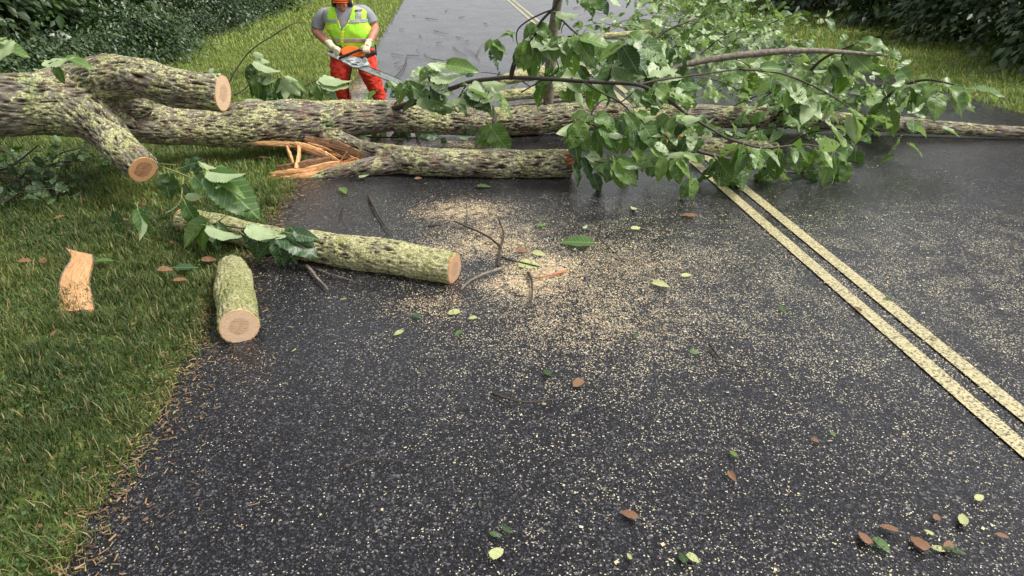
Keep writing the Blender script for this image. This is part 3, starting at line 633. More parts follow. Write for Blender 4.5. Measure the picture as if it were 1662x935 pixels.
for a in [(930, 66, 925, 126, 7.4, 'g', False, 1), (928, 68, 908, 112, 7.45, 'g', False, 4), (938, 66, 970, 112, 7.3, 'g', False), (905, 62, 898, 102, 7.55, 'g', False), (912, 62, 925, 96, 7.5, 'g', True), (945, 62, 1000, 72, 7.3, 'g', False, 0), (942, 60, 925, 75, 7.45, 'd', False), (950, 66, 966, 92, 7.3, 'g', False, 0),
          (885, 62, 915, 84, 7.6, 'g', True), (876, 66, 908, 76, 7.6, 'g', True), (930, 62, 948, 100, 7.35, 'g', False)]: L('shelf', *a)
for a in [(1010, 74, 965, 100, 7.2, 'g', False, 2), (1006, 76, 985, 105, 7.2, 'g', False, 2), (1015, 78, 1060, 122, 7.1, 'd', False, 2), (1012, 78, 1038, 118, 7.15, 'd', False), (1008, 80, 1022, 108, 7.2, 'd', False, 3), (1022, 64, 1080, 70, 7.1, 'g', False), (1035, 66, 1092, 98, 7.0, 'g', False, 1), (1048, 66, 1080, 100, 7.0, 'g', False, 1),
          (1050, 66, 1062, 100, 7.0, 'd', False), (1020, 66, 1050, 74, 7.1, 'g', False), (1000, 84, 1006, 96, 7.2, 'g', True), (992, 82, 988, 112, 7.25, 'd', False)]: L('rightdown', *a)
inn = branch('mid', [(985, 136, 7.4, 1.2), (990, 120, 7.3, 1.4), (994, 108, 7.25, 1), (1010, 106, 7.2, .8)])
for a in [(994, 112, 1048, 130, 7.1, 'g', True, 2), (996, 114, 1030, 140, 7.1, 'g', True, 2), (1000, 108, 1056, 120, 7.1, 'g', False), (990, 112, 962, 134, 7.2, 'g', False, 1), (992, 116, 975, 138, 7.2, 'g', False), (1046, 112, 1100, 124, 7.2, 'g', True), (1055, 110, 1104, 138, 7.2, 'g', True, 1), (988, 104, 1012, 104, 7.2, 'g', True),
          (1062, 108, 1046, 128, 7.3, 'd', False), (940, 110, 960, 134, 7.6, 'd', False), (915, 112, 890, 130, 7.7, 'g', False), (965, 134, 1010, 160, 7.1, 'g', False), (985, 138, 1000, 168, 7.1, 'g', False)]: L('mid', *a)
for a in [(958, 196, 985, 205, 7.0, 'g', False), (942, 204, 912, 232, 6.95, 'g', False, 0), (938, 206, 955, 252, 6.9, 'g', False, 1), (940, 205, 925, 248, 6.9, 'g', False), (944, 204, 900, 220, 7.0, 'g', True, 2), (976, 208, 995, 248, 6.9, 'g', False, 1), (974, 208, 968, 250, 6.95, 'g', False, 4), (978, 206, 1008, 242, 6.9, 'g', False),
          (962, 192, 938, 194, 7.0, 'g', False), (968, 192, 1016, 204, 6.95, 'g', False), (950, 184, 925, 190, 7.1, 'g', False), (985, 212, 1018, 226, 6.9, 'g', True)]: L('drop2', *a)
for a in [(1040, 198, 1072, 240, 6.9, 'g', False, 1), (1036, 200, 1042, 246, 6.9, 'g', False, 0), (1024, 204, 1018, 256, 6.9, 'g', False, 4), (1022, 204, 1040, 236, 6.95, 'd', False), (1030, 190, 1068, 192, 6.95, 'g', True, 2), (1036, 184, 1066, 204, 6.95, 'g', False), (1020, 200, 1000, 225, 6.95, 'd', False),
          (1030, 150, 1058, 176, 7.1, 'g', False), (1045, 155, 1082, 172, 7.1, 'g', False), (1060, 146, 1052, 180, 7.1, 'g', False)]: L('drop', *a)
for a in [(1106, 188, 1075, 214, 6.85, 'g', False, 2), (1108, 188, 1128, 210, 6.8, 'g', False), (1100, 190, 1140, 196, 6.8, 'g', True, 2), (1120, 160, 1090, 150, 7.0, 'g', False), (1090, 150, 1132, 160, 7.0, 'g', False, 1), (1100, 145, 1140, 135, 7.1, 'g', False), (1068, 145, 1100, 168, 7.05, 'g', False)]: L('arch', *a)
for a in [(1000, 266, 1040, 302, 6.75, 'g', False, 1), (998, 266, 1010, 312, 6.75, 'g', False), (996, 266, 980, 298, 6.8, 'g', False, 3), (1002, 262, 1045, 272, 6.8, 'g', False), (984, 262, 960, 276, 6.85, 'g', False, 0), (975, 258, 945, 256, 6.9, 'g', True), (992, 264, 985, 250, 6.9, 'g', False), (948, 258, 962, 292, 6.9, 'd', False, 3), (945, 258, 930, 280, 6.95, 'd', False),
          (1074, 254, 1030, 266, 6.8, 'g', False, 1), (1074, 256, 1048, 284, 6.75, 'g', False, 1), (1076, 258, 1068, 298, 6.7, 'g', False, 0), (1078, 256, 1062, 268, 6.75, 'd', False), (1086, 254, 1120, 250, 6.8, 'g', True), (1096, 260, 1106, 302, 6.7, 'g', False, 1), (1094, 260, 1082, 296, 6.75, 'g', False, 0), (1100, 262, 1128, 286, 6.7, 'g', False),
          (1120, 294, 1104, 326, 6.65, 'g', False, 1), (1124, 292, 1130, 328, 6.6, 'g', False, 1), (1112, 250, 1136, 262, 6.7, 'g', False)]: L('low', *a)
# the crown goes on to the right of what the photo frames
for key, pts in (('c1', [(1180, 225, 6.8, 2.6), (1240, 240, 6.9, 2), (1310, 235, 7.1, 1.6), (1370, 250, 7.3, 1)]), ('c2', [(1200, 112, 7.5, 2), (1270, 120, 7.6, 1.7), (1340, 150, 7.7, 1.4), (1400, 190, 7.8, 1)]),
                 ('c3', [(1130, 245, 7.1, 3.2), (1200, 262, 7.2, 2.6), (1290, 280, 7.4, 2), (1360, 270, 7.7, 1.2)]), ('c4', [(1260, 196, 9.4, 5), (1290, 150, 9.2, 3.5), (1330, 100, 9.0, 2.4), (1390, 70, 8.8, 1.4)]), ('c5', [(1400, 200, 9.3, 5), (1450, 150, 9.0, 3), (1500, 130, 8.6, 2), (1560, 140, 8.3, 1.2)])):
    o = branch(key, pts); P = catmull([p[:3] for p in pts], 8)
    for q in P[1:]:
        cluster(o, D(q[0] + random.uniform(-8, 8), q[1] + random.uniform(-4, 8), q[2]), 4, 45 * mpp(D(*q)), Vector((random.uniform(-.4, .6), random.uniform(-.4, .2), -.8)), 1.1)
for k in range(26):                                                    # the tips that hide the road beyond the arch
    x, y = random.uniform(1045, 1150), random.uniform(190, 262); imleaf(BR['low'][0] if y > 225 else BR['arch'][0], x, y, x + random.uniform(-28, 30), y + random.uniform(14, 38), random.uniform(6.8, 7.3), 'g' if k % 4 else 'd', k % 4 == 1)
for k in range(26):
    x, y = random.uniform(930, 1125), random.uniform(185, 285); z_ = random.uniform(6.7, 7.3); imleaf(BR['low'][0] if y > 225 else BR['drop2'][0], x, y, x + random.uniform(-30, 26), y + random.uniform(16, 44), z_, 'g' if k % 3 else 'd', k % 8 == 1)
for k in range(44):                                                    # denser mass between the shelf and the long limb
    x, y = random.uniform(850, 1120), random.uniform(66, 150); imleaf(BR['mid'][0], x, y, x + random.uniform(-30, 34), y + random.uniform(12, 46), random.uniform(8.0, 8.9), 'g' if k % 3 else 'd', k % 6 == 1)

# leaves standing up behind and on the great trunk at the left
br = empty('leafy_sprig', D(90, 98, 6.6)); tag(br, 'pale ragged leaves on a sprig standing on top of the thick trunk', 'leaves')
tw = twigtube('twig', impath([(110, 118, 6.65, 1.4), (92, 108, 6.6, 1.2), (82, 100, 6.5, 1.2), (72, 98, 6.45, .9)]), M['pale_twig'], br)
for a in [(78, 99, 137, 107, 6.4, 'g', True, 1, .8), (106, 95, 150, 104, 6.5, 'g', False, 0, .8), (92, 108, 101, 138, 6.45, 'g', False, 4, .1)]: imleaf(tw, *a)
br = empty('leafy_sprig', D(-10, 80, 5.6)); tag(br, 'pale upturned leaves reaching in at the left edge above the trunk', 'leaves')
tw = twigtube('twig', impath([(-90, 95, 5.7, 2.5), (-50, 84, 5.6, 2), (-14, 76, 5.5, 1.3), (5, 66, 5.45, .9)]), M['bark_twig'], br)
for a in [(-22, 76, 37, 90, 5.4, 'g', True, 3, .45), (-12, 76, 44, 80, 5.5, 'g', False, 0, .8), (-20, 64, 16, 65, 5.4, 'g', True, 2, .9), (-18, 68, 15, 72, 5.45, 'g', False, 0, .7)]: imleaf(tw, *a)

# ---------------- cut pieces in front
def log(name, P, mat, label, caps, cat='log', amp=.018, voxel=.0095, parent=None):
    root = empty(name, (P[0][0], P[0][1], 0)); tag(root, label, cat)
    co, no, F, ids, bark, h = barked([P], voxel, amp, 3, 1.15)
    split_build({0: ('bark', 0)}, co, F, ids, bark, h, mat, root)
    for end, m in caps.items():
        Q = P if end == 'b' else P[::-1]; endcap(Q, m, root, .94, 5)
    return root
def lay(pts, z=None):
    out = []
    for (x, y, rp) in pts:
        r = .12
        for _ in range(4): p = G(x, y, r * .92); r = rp * mpp(p)
        out.append((p.x, p.y, p.z, r))
    return out
log('cut_log', lay([(296, 357, 19), (350, 368, 20), (410, 382, 21.5), (480, 396, 24), (540, 404, 26.5), (610, 414, 27.5), (680, 426, 26.5), (737, 437, 25.5)]), M['bark_log'],
    'long green lichened log lying half on grass, half on asphalt, sawn end at right', {'b': M['cutE'], 'a': M['cutE']})
log('lichen_log', lay([(377, 434, 21), (378, 450, 27), (380, 475, 30), (384, 505, 32), (388, 530, 33)]), M['bark_stub'],
    'stubby log crusted in pale yellow lichen in front of the long cut log', {'b': M['cutA']}, amp=.02)
def back_log(pts, label, mat='bark_log'):
    P = impath(pts); root = empty('log', (P[0][0], P[0][1], 0)); tag(root, label, 'log')
    co, no, F, ids, bark, h = barked([P], .014, .012, 3); split_build({0: ('bark', 0)}, co, F, ids, bark, h, M[mat], root)
    endcap(P[::-1], M['cutA'], root, .9, 3); endcap(P, M['cutA'], root, .9, 4); return root
back_log([(800, 158, 10.7, 8), (850, 152, 10.9, 9.5), (900, 151, 11.0, 10), (960, 150, 11.1, 9)], 'mossy log across the road just behind the long limb')
back_log([(810, 133, 11.6, 7), (850, 121, 11.9, 11), (880, 118, 12.1, 11), (915, 120, 12.2, 9)], 'short yellow lichened log lying beyond the mossy log, under the hanging leaves')
back_log([(1082, 236, 7.62, 10), (1110, 236, 7.62, 13), (1170, 238, 7.65, 13), (1260, 242, 7.7, 11)], 'broken brown log end among the leaves at the right, with torn orange wood', 'bark')
for k in range(5): o = imsplinter([(1066 + 4 * k, 222 + k, 7.35), (1082 + 4 * k, 217 + k, 7.33), (1104 + 3 * k, 219 + k * 1.4, 7.35)], [1.2, 3.2, 1.2], 'wood' if k % 2 else 'red_wood', tree, .5, 300 + k)
l3 = back_log([(955, 62, 14.6, 4), (985, 58, 14.8, 4.5), (1020, 55, 15, 4.5), (1060, 52, 15.2, 4)], 'pale thin lichened pole lying on the far road under the leaf shelf')
st = empty('upright_limb', D(899, 95, 9.3)); tag(st, 'grey brown limb standing upright behind the hanging leaves', 'branch')
twigtube('limb', impath([(889, 175, 9.6, 8), (893, 120, 9.5, 9), (897, 60, 9.4, 8.5), (901, 25, 9.3, 8), (908, -10, 9.2, 7), (918, -60, 9.1, 6)]), M['bark_limb'], st, 12)
o = twigtube('fallen_branch', impath([(1040, 140, 8.6, 4), (1085, 114, 8.6, 4.5), (1125, 102, 8.6, 5), (1200, 90, 8.6, 5.5), (1310, 82, 8.6, 4.5), (1440, 90, 8.6, 2)]), M['bark_limb'], None, 10); tag(o, 'bare grey branch slanting up to the right among the leaves', 'branch')
o = twigtube('fallen_branch', impath([(1020, 70, 10.6, 1), (1065, 62, 10.5, 1.6), (1085, 48, 10.4, 1.8), (1130, 30, 10.3, 2)]), M['bark_limb'], None, 8); tag(o, 'thin bare branch in the leaf heap at the upper right', 'branch')
o = twigtube('fallen_branch', impath([(775, 181, 9.5, 1.5), (830, 172, 9.6, 2.5), (880, 166, 9.7, 3), (940, 160, 9.8, 4)]), M['bark_limb'], None, 8); tag(o, 'thin pale branch lying along the back of the long limb', 'branch')

# split slab standing in the grass
def slab():
    r = empty('wood_slab', G(120, 500)); tag(r, 'orange split slab of fresh wood lying in the grass at the lower left', 'wood')
    L_ = [(107, 403), (116, 414), (114, 425), (106, 437), (100, 450), (97, 465), (96, 485), (97, 505)]; Rr = [(148, 413), (150, 424), (147, 436), (144, 450), (145, 465), (149, 485), (152, 502)]
    q1 = catmull(L_, 22); q2 = catmull(Rr, 22); V = []; A = []; F = []; m = 9
    for side in (0, 1):
        for i in range(22):
            for j in range(m):
                f = j / (m - 1); x = q1[i][0] * (1 - f) + q2[i][0] * f; y = q1[i][1] * (1 - f) + q2[i][1] * f
                p = G(x, y, .05 + .03 * math.sin(i * .22) + (.012 * math.sin(f * math.pi))); p = p + Vector((0, 0, (-.035 if side else 0) + .004 * mn.noise(p * 25)))
                V.append(p); A.append((i * .03, f * .2, side * .1))
    n = 22 * m
    for i in range(21):
        for j in range(m - 1):
            a = i * m + j; F.append((a, a + m, a + m + 1, a + 1)); F.append((n + a, n + a + 1, n + a + m + 1, n + a + m))
    rim = [i * m for i in range(22)] + [21 * m + j for j in range(1, m)] + [i * m + m - 1 for i in range(20, -1, -1)] + [j for j in range(m - 2, 0, -1)]
    for k in range(len(rim)): a, b = rim[k], rim[(k + 1) % len(rim)]; F.append((a, b, n + b, n + a))
    build('split_wood', V, F, M['slab'], r, False, attrs={'grain': ('FLOAT_VECTOR', A)})
    for q, dz in ((q1, .0), (q2, .0)):
        P = []
        for i in range(0, 22, 3): p = G(q[i][0], q[i][1], .032 + .03 * math.sin(i * .22)); P.append((p.x, p.y, p.z, .011))
        V, F = tube(P, 6, 26, True, .5); build('bark_edge', V, F, M['bark_limb'], r, True)
M['slab'] = mat_wood('slab_wood', (.40, .20, .085), (.54, .31, .145), (.64, .41, .22))
slab()

# ---------------- leafy branch over the cut log
br = empty('leafy_branch', D(330, 320, 5.6)); tag(br, 'leafy branch with very large pale green leaves drooping over the cut log', 'branch')
t1 = twigtube('twig', impath([(248, 262, 6.1, .9), (262, 270, 6.0, 1.2), (298, 284, 5.8, 1.4), (320, 294, 5.65, 1.4), (343, 306, 5.5, 1.4), (362, 322, 5.4, 1), (368, 348, 5.3, .8)]), M['pale_twig'], br)
t2 = twigtube('twig', impath([(298, 284, 5.8, 1), (296, 305, 5.7, 1), (292, 328, 5.6, 1.1), (280, 340, 5.55, .9), (268, 346, 5.5, .7)]), M['pale_twig'], br)
t3 = twigtube('twig', impath([(330, 352, 5.45, 1.2), (345, 364, 5.3, 1.4), (360, 355, 5.25, 1), (368, 348, 5.3, .8)]), M['pale_twig'], br)
t4 = twigtube('twig', impath([(285, 268, 5.9, .8), (262, 266, 6, .9), (250, 264, 6.1, .8)]), M['pale_twig'], br)
t5 = twigtube('twig', impath([(345, 364, 5.3, 1.2), (400, 372, 5.2, 1.3), (440, 380, 5.15, 1.2), (480, 376, 5.1, .9)]), M['bark_twig'], br)
for a in [(327, 264, 354, 277, 5.5, 'g', True, 2, .9), (340, 279, 404, 290, 5.3, 'g', True, 2, .95), (345, 284, 424, 352, 5.35, 'g', False, 1, .3), (344, 296, 392, 345, 5.45, 'g', False, 3), (346, 310, 388, 340, 5.4, 'g', True, 2, .8), (350, 308, 356, 350, 5.45, 'g', False), (318, 288, 346, 320, 5.5, 'g', False, 3),
          (315, 280, 330, 264, 5.55, 'd', False), (295, 272, 330, 258, 5.6, 'd', False), (310, 292, 330, 300, 5.6, 'g', True), (325, 285, 335, 310, 5.6, 'd', False), (356, 300, 400, 318, 5.3, 'g', False, 2, .9), (345, 300, 350, 330, 5.5, 'd', False)]: imleaf(t1, *a)
for a in [(303, 318, 332, 322, 5.5, 'g', True, 0), (302, 332, 326, 382, 5.4, 'g', False, 4), (275, 283, 284, 322, 5.7, 'd', False), (268, 285, 274, 330, 5.7, 'd', False), (225, 342, 243, 392, 5.4, 'g', False, 2), (224, 342, 232, 394, 5.4, 'g', True, 2), (230, 340, 248, 358, 5.45, 'd', False),
          (186, 344, 194, 388, 5.5, 'd', False), (190, 346, 198, 362, 5.5, 'd', False), (285, 345, 262, 350, 5.5, 'd', False), (300, 300, 312, 330, 5.6, 'd', False)]: imleaf(t2, *a)
for a in [(340, 368, 396, 392, 5.15, 'g', True, 2, .85), (338, 368, 350, 395, 5.2, 'g', True, 3), (336, 366, 314, 412, 5.25, 'g', False, 4), (345, 372, 352, 412, 5.2, 'd', False), (333, 358, 290, 404, 5.3, 'g', False, 2, .4), (330, 364, 318, 392, 5.3, 'd', False), (355, 362, 372, 382, 5.2, 'd', False)]: imleaf(t3, *a)
for a in [(406, 366, 468, 392, 5.05, 'g', True, 2, .85), (404, 370, 450, 394, 5.0, 'g', True, 0, .9), (455, 385, 440, 436, 5.0, 'd', False, 1), (450, 384, 480, 432, 5.0, 'd', False, 1), (458, 382, 518, 412, 5.0, 'd', False, 3), (445, 388, 404, 424, 5.05, 'd', False, 3), (470, 378, 516, 386, 5.0, 'd', False, 0), (480, 376, 512, 398, 5.0, 'd', False, 4),
          (420, 380, 412, 430, 5.1, 'd', False, 1), (395, 380, 420, 396, 5.1, 'd', False), (448, 388, 462, 436, 4.95, 'd', False, 1)]: imleaf(t5, *a)

# ---------------- leafy branch behind the trunk, left of the worker
br = empty('leafy_branch', D(440, 140, 9.4)); tag(br, 'leafy branch with a long bare arching twig standing between the sawn limb and the worker', 'branch')
t1 = twigtube('twig', impath([(372, 160, 9.3, 1.2), (374, 130, 9.3, 1.1), (398, 92, 9.4, 1.1), (420, 72, 9.4, 1.1), (445, 57, 9.5, 1.2), (455, 50, 9.5, 1.1), (478, 38, 9.6, .9), (498, 37, 9.7, .6)]), M['bark_twig'], br)
t2 = twigtube('twig', impath([(380, 155, 9.2, 1), (400, 142, 9.2, 1.2), (410, 125, 9.2, 1.4), (414, 108, 9.2, 1.2), (412, 86, 9.2, .8)]), M['bark_limb'], br)
t3 = twigtube('twig', impath([(480, 168, 9, 1), (492, 150, 9, 1), (480, 148, 9, .8), (500, 138, 9, .8), (524, 126, 9, .8)]), M['bark_twig'], br)
for a in [(412, 87, 431, 95, 9.1, 'g', True, 0), (417, 92, 439, 105, 9.1, 'g', True, 2), (415, 100, 457, 122, 9.0, 'g', True, 2, .8), (416, 104, 440, 118, 9.1, 'g', False), (417, 124, 422, 166, 9.0, 'g', False, 4), (422, 126, 452, 134, 9.0, 'g', True), (432, 126, 434, 162, 9.0, 'g', False), (416, 128, 408, 160, 9.1, 'd', False), (412, 108, 400, 140, 9.2, 'd', False)]: imleaf(t2, *a)
for a in [(463, 127, 490, 158, 8.9, 'g', True, 2, .3), (455, 132, 448, 156, 9.0, 'g', True), (460, 130, 470, 164, 8.95, 'g', True, 4), (458, 130, 452, 170, 9, 'd', False), (464, 126, 486, 134, 8.9, 'g', True, 2), (523, 126, 574, 138, 8.8, 'g', True, 2, .9), (522, 128, 568, 152, 8.8, 'g', True, 1, .6), (520, 130, 548, 162, 8.8, 'g', False, 1), (515, 138, 498, 160, 8.9, 'd', False),
          (508, 140, 524, 164, 8.85, 'g', False, 3), (440, 145, 445, 172, 8.9, 'd', False), (485, 150, 480, 172, 8.9, 'g', False), (398, 163, 430, 166, 8.7, 'g', True, 2), (478, 130, 498, 150, 8.9, 'g', False), (430, 150, 424, 172, 9, 'd', False), (470, 140, 462, 168, 9, 'd', False), (590, 155, 608, 163, 8.9, 'g', False, 1), (608, 150, 588, 164, 8.9, 'g', False),
          (560, 212, 590, 232, 8.6, 'd', False), (575, 210, 600, 236, 8.6, 'g', True)]: imleaf(t3, *a)
# foliage crushed between the two limbs
br = empty('leafy_branch', D(600, 220, 8.3)); tag(br, 'dark crushed leaves seen in the gap between the two limbs', 'branch')
t1 = twigtube('twig', impath([(540, 216, 8.9, 1.4), (600, 222, 9.0, 1.4), (680, 224, 9.1, 1.2), (745, 228, 9.2, .8)]), M['bark_twig'], br)
for k in range(34):
    x = random.uniform(548, 760) if k > 12 else random.uniform(548, 640); y = random.uniform(212, 232) if x < 640 else random.uniform(206, 226)
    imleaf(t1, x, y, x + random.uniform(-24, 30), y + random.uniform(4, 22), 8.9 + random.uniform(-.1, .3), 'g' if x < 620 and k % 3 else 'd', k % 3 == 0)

# ---------------- leaf heaps: dark one under the trunk at the left, and the far crown at the upper right
def heap(px0, py0, px1, py1, n, zmax, size, kind, label, pale=.3, extra=None, name='leafy_branch', nb=5):
    br = empty(name, G((px0 + px1) / 2, (py0 + py1) / 2)); tag(br, label, 'branch'); random.seed(len(label) * 7 + n)
    for b in range(nb):
        a = G(random.uniform(px0, px1), random.uniform(py0, py1), .03); L_ = random.uniform(.6, 1.3) * size * 7
        an = random.uniform(-.6, .6) + (math.pi if random.random() < .5 else 0); pts = []
        z1 = random.uniform(.1, zmax)
        for k in range(5):
            f = k / 4; pts.append((a.x + math.cos(an) * L_ * f, a.y + math.sin(an) * L_ * f * .8 + .1 * math.sin(k * 2), .03 + z1 * math.sin(f * 2.2), .012 * (1 - f * .7)))
        t = twigtube('twig', pts, M['bark_twig'], br, 6, 3)
        P = catmull([p[:3] for p in pts], 60)
        for k in range(n // nb):
            p = Vector(P[random.randint(5, 59)]) + Vector((random.gauss(0, size * 1.1), random.gauss(0, size * 1.1), random.gauss(0, size * .8))); p.z = max(.05, p.z)
            cluster(t, p, 1, size * random.uniform(.7, 1.2), Vector((random.gauss(0, 1), random.gauss(0, 1), -.25)), .8, kind, pale)
    return br
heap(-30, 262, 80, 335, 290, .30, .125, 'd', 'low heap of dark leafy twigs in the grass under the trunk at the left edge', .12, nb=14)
o = twigtube('twig', impath([(-10, 278, 6.9, 2), (15, 272, 6.9, 1.8), (40, 254, 7.0, 1.5), (62, 236, 7.1, 1.1)]), M['bark_twig'], None); tag(o, 'dark bare twig slanting up from the leaf heap under the trunk', 'twig')
for spec in [(1050, 84, 1130, 122, 260, .8, .27, 'g', 'heap of bright leafy branches on the road behind the arching branch', 9), (1088, 20, 1165, 58, 280, 1.0, .30, 'g', 'tangled leafy crown at the far road edge, upper right corner', 10), (1110, 50, 1230, 110, 280, 1.1, .27, 'g', 'spreading leafy crown lying over the right side of the road', 12),
             (1125, 4, 1230, 30, 280, 1.1, .30, 'g', 'far leafy branches on the right roadside', 10), (1220, 110, 1370, 180, 280, .9, .25, 'g', 'leafy top of the fallen tree at the right roadside', 12), (1130, 190, 1290, 255, 240, .7, .24, 'g', 'low leafy branches on the asphalt at the right', 9)]:
    heap(*spec[:9], pale=.2, nb=spec[9])
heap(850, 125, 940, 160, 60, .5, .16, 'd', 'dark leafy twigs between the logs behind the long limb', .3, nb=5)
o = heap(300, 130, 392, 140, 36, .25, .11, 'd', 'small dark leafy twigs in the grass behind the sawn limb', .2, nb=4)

# ---------------- wood edge: shrubs and low trees along the verge
def crown_mesh(name, rx, ry, hz, n, seed, size=.1):
    rs = np.random.RandomState(seed); pts = []
    K = 46; cen = []                                    # leaf sprays, each a drooping fan, spread over an uneven volume
    for k in range(K * 3):
        z = rs.uniform(.05, 1) * hz; a = rs.uniform(0, 2 * np.pi); rr = (1 - .55 * (z / hz) ** 2) * rs.uniform(.55, 1.0); cen.append((rx * rr * np.cos(a), ry * rr * np.sin(a), z, rs.uniform(.25, .6), a))
    V = []; C = []; per = n // len(cen)
    for (x, y, z, s, a) in cen:
        tone = rs.uniform(.5, 1.35); hue = rs.rand()
        m = per; u = rs.randn(m, 3) * np.array([s, s, s * .38]) * .8; r2 = u[:, 0] ** 2 + u[:, 1] ** 2; u[:, 2] -= r2 * .5
        p = np.array([x, y, z]) + u; p[:, 2] = np.abs(p[:, 2]) + .02
        d = np.stack([np.cos(a) + rs.randn(m) * .5, np.sin(a) + rs.randn(m) * .5, -.55 + rs.randn(m) * .35], 1); d /= np.linalg.norm(d, axis=1)[:, None]
        nr = np.stack([rs.randn(m) * .5 + np.cos(a) * .4, rs.randn(m) * .5 + np.sin(a) * .4, np.ones(m)], 1); sd_ = np.cross(d, nr); sd_ /= np.linalg.norm(sd_, axis=1)[:, None]; nn = np.cross(sd_, d)
        L_ = size * rs.uniform(.6, 1.3, m)[:, None]; w_ = L_ * .27
        q = np.stack([p, p + d * L_ * .45 + sd_ * w_ + nn * w_ * .25, p + d * L_ - nn * L_ * .12, p + d * L_ * .45 - sd_ * w_ + nn * w_ * .25], 1)
        V.append(q.reshape(-1, 3)); c = (np.array([.026, .058, .024]) * (1 - hue) + np.array([.062, .10, .030]) * hue) * tone
        cc = c[None] * rs.uniform(.7, 1.4, (m, 1)); cc = np.concatenate([cc, np.ones((m, 1))], 1); C.append(np.repeat(cc[:, None], 4, 1).reshape(-1, 4))
    V = np.concatenate(V); C = np.concatenate(C); nl = len(V) // 4; b = np.arange(nl)[:, None] * 4
    F = np.concatenate([b + np.array([0, 1, 2]), b + np.array([0, 2, 3])], 0)
    me = bpy.data.meshes.new(name); me.vertices.add(len(V)); me.vertices.foreach_set('co', V.astype(np.float32).ravel()); me.loops.add(F.size); me.loops.foreach_set('vertex_index', F.astype(np.int32).ravel())
    me.polygons.add(len(F)); me.polygons.foreach_set('loop_start', np.arange(0, F.size, 3, dtype=np.int32)); me.update(calc_edges=True)
    at = me.attributes.new('col', 'FLOAT_COLOR', 'POINT'); at.data.foreach_set('color', C.astype(np.float32).ravel()); me.materials.append(M['foliage']); return me
CM = [crown_mesh('shrub_crown_a', 1.9, 1.9, 3.6, 8200, 1, .215), crown_mesh('shrub_crown_b', 2.0, 1.7, 3.0, 8600, 2, .19), crown_mesh('shrub_crown_c', 1.6, 1.9, 4.2, 8000, 3, .22), crown_mesh('low_shrub_crown', 1.0, 1.0, 1.1, 6000, 4, .10)]
def stems(hz, seed):
    rs = random.Random(seed); P = []
    for k in range(5):
        a = rs.uniform(0, 6.28); b = rs.uniform(.4, 1.1); P.append(tube([(.1 * math.cos(a), .1 * math.sin(a), -.05, .05), (.3 * b * math.cos(a), .3 * b * math.sin(a), hz * .4, .035), (b * math.cos(a + .4), b * math.sin(a + .4), hz * .85, .012)], 6, 9))
    V, F = join(P); me = bpy.data.meshes.new('stems'); me.from_pydata([tuple(map(float, v)) for v in V], [], F); me.update(); me.shade_smooth(); me.materials.append(M['bark_limb']); return me
SM = [stems(3.2, 1), stems(2.7, 2), stems(3.8, 3), stems(.9, 4)]
def shrub(kind, u, t, s, rz, label, name='shrub', cat='shrub', group='shrubs along the wood edge'):
    p = RN * u + RD * t; r = empty(name, (p.x, p.y, 0)); tag(r, label, cat, group)
    for nm, me in (('crown', CM[kind]), ('stems', SM[kind])):
        o = bpy.data.objects.new(nm, me); COL.objects.link(o); o.parent = r
    r.rotation_euler.z = rz; r.scale = (s, s, s * random.uniform(.95, 1.15)); return r
where = ['directly above the thick trunk at the left edge', 'rising above the left part of the trunk', 'above the hump of the sawn limb', 'just left of the open verge', 'behind the verge, above the sawn end', 'at the near bend of the verge', 'where the verge narrows', 'farther up the verge', 'far up the verge near the top edge', 'last before the top edge of the photo', 'farthest along the verge', 'closing the row at the far end of the wood']
for i in range(12):
    t = 8.3 + i * 2.5; shrub(i % 3, HEDGE - 1.9 + random.uniform(-.6, .3), t, random.uniform(.8, 1.25), random.uniform(0, 6.28), 'tall dark green shrub %s' % where[i])
for i in range(10):
    t = 8.0 + i * 3.1; shrub((i + 1) % 3, HEDGE - 4.6 + random.uniform(-.5, .5), t, random.uniform(1.5, 1.9), random.uniform(0, 6.28), 'taller dark tree standing in the second row of the wood', 'woodland_tree', 'tree', 'trees in the second row of the wood')
for i in range(5):
    t = 7.0 + i * 6; shrub(i % 3, HEDGE - 9 + random.uniform(-.5, .5), t, 2.6, random.uniform(0, 6.28), 'tall tree deep in the wood behind the shrubs', 'woodland_tree', 'tree', 'trees deep in the wood')
for i in range(15):
    t = 8.6 + i * 1.5; shrub(3, HEDGE - .12 + random.uniform(-.25, .12), t, random.uniform(.55, .95), random.uniform(0, 6.28), 'low leafy bush at the foot of the wood beside the verge', 'low_bush', 'bush', 'low bushes at the foot of the wood')
for i in range(6):
    shrub(i % 3, RIGHT + 5.2 + random.uniform(-.4, 1), 13 + i * 4.2, random.uniform(1.0, 1.3), random.uniform(0, 6.28), 'dark shrub beyond the right roadside grass, %s from the near end' % ['first', 'second', 'third', 'fourth', 'fifth', 'last'][i], 'shrub', 'shrub', 'shrubs beyond the right roadside')

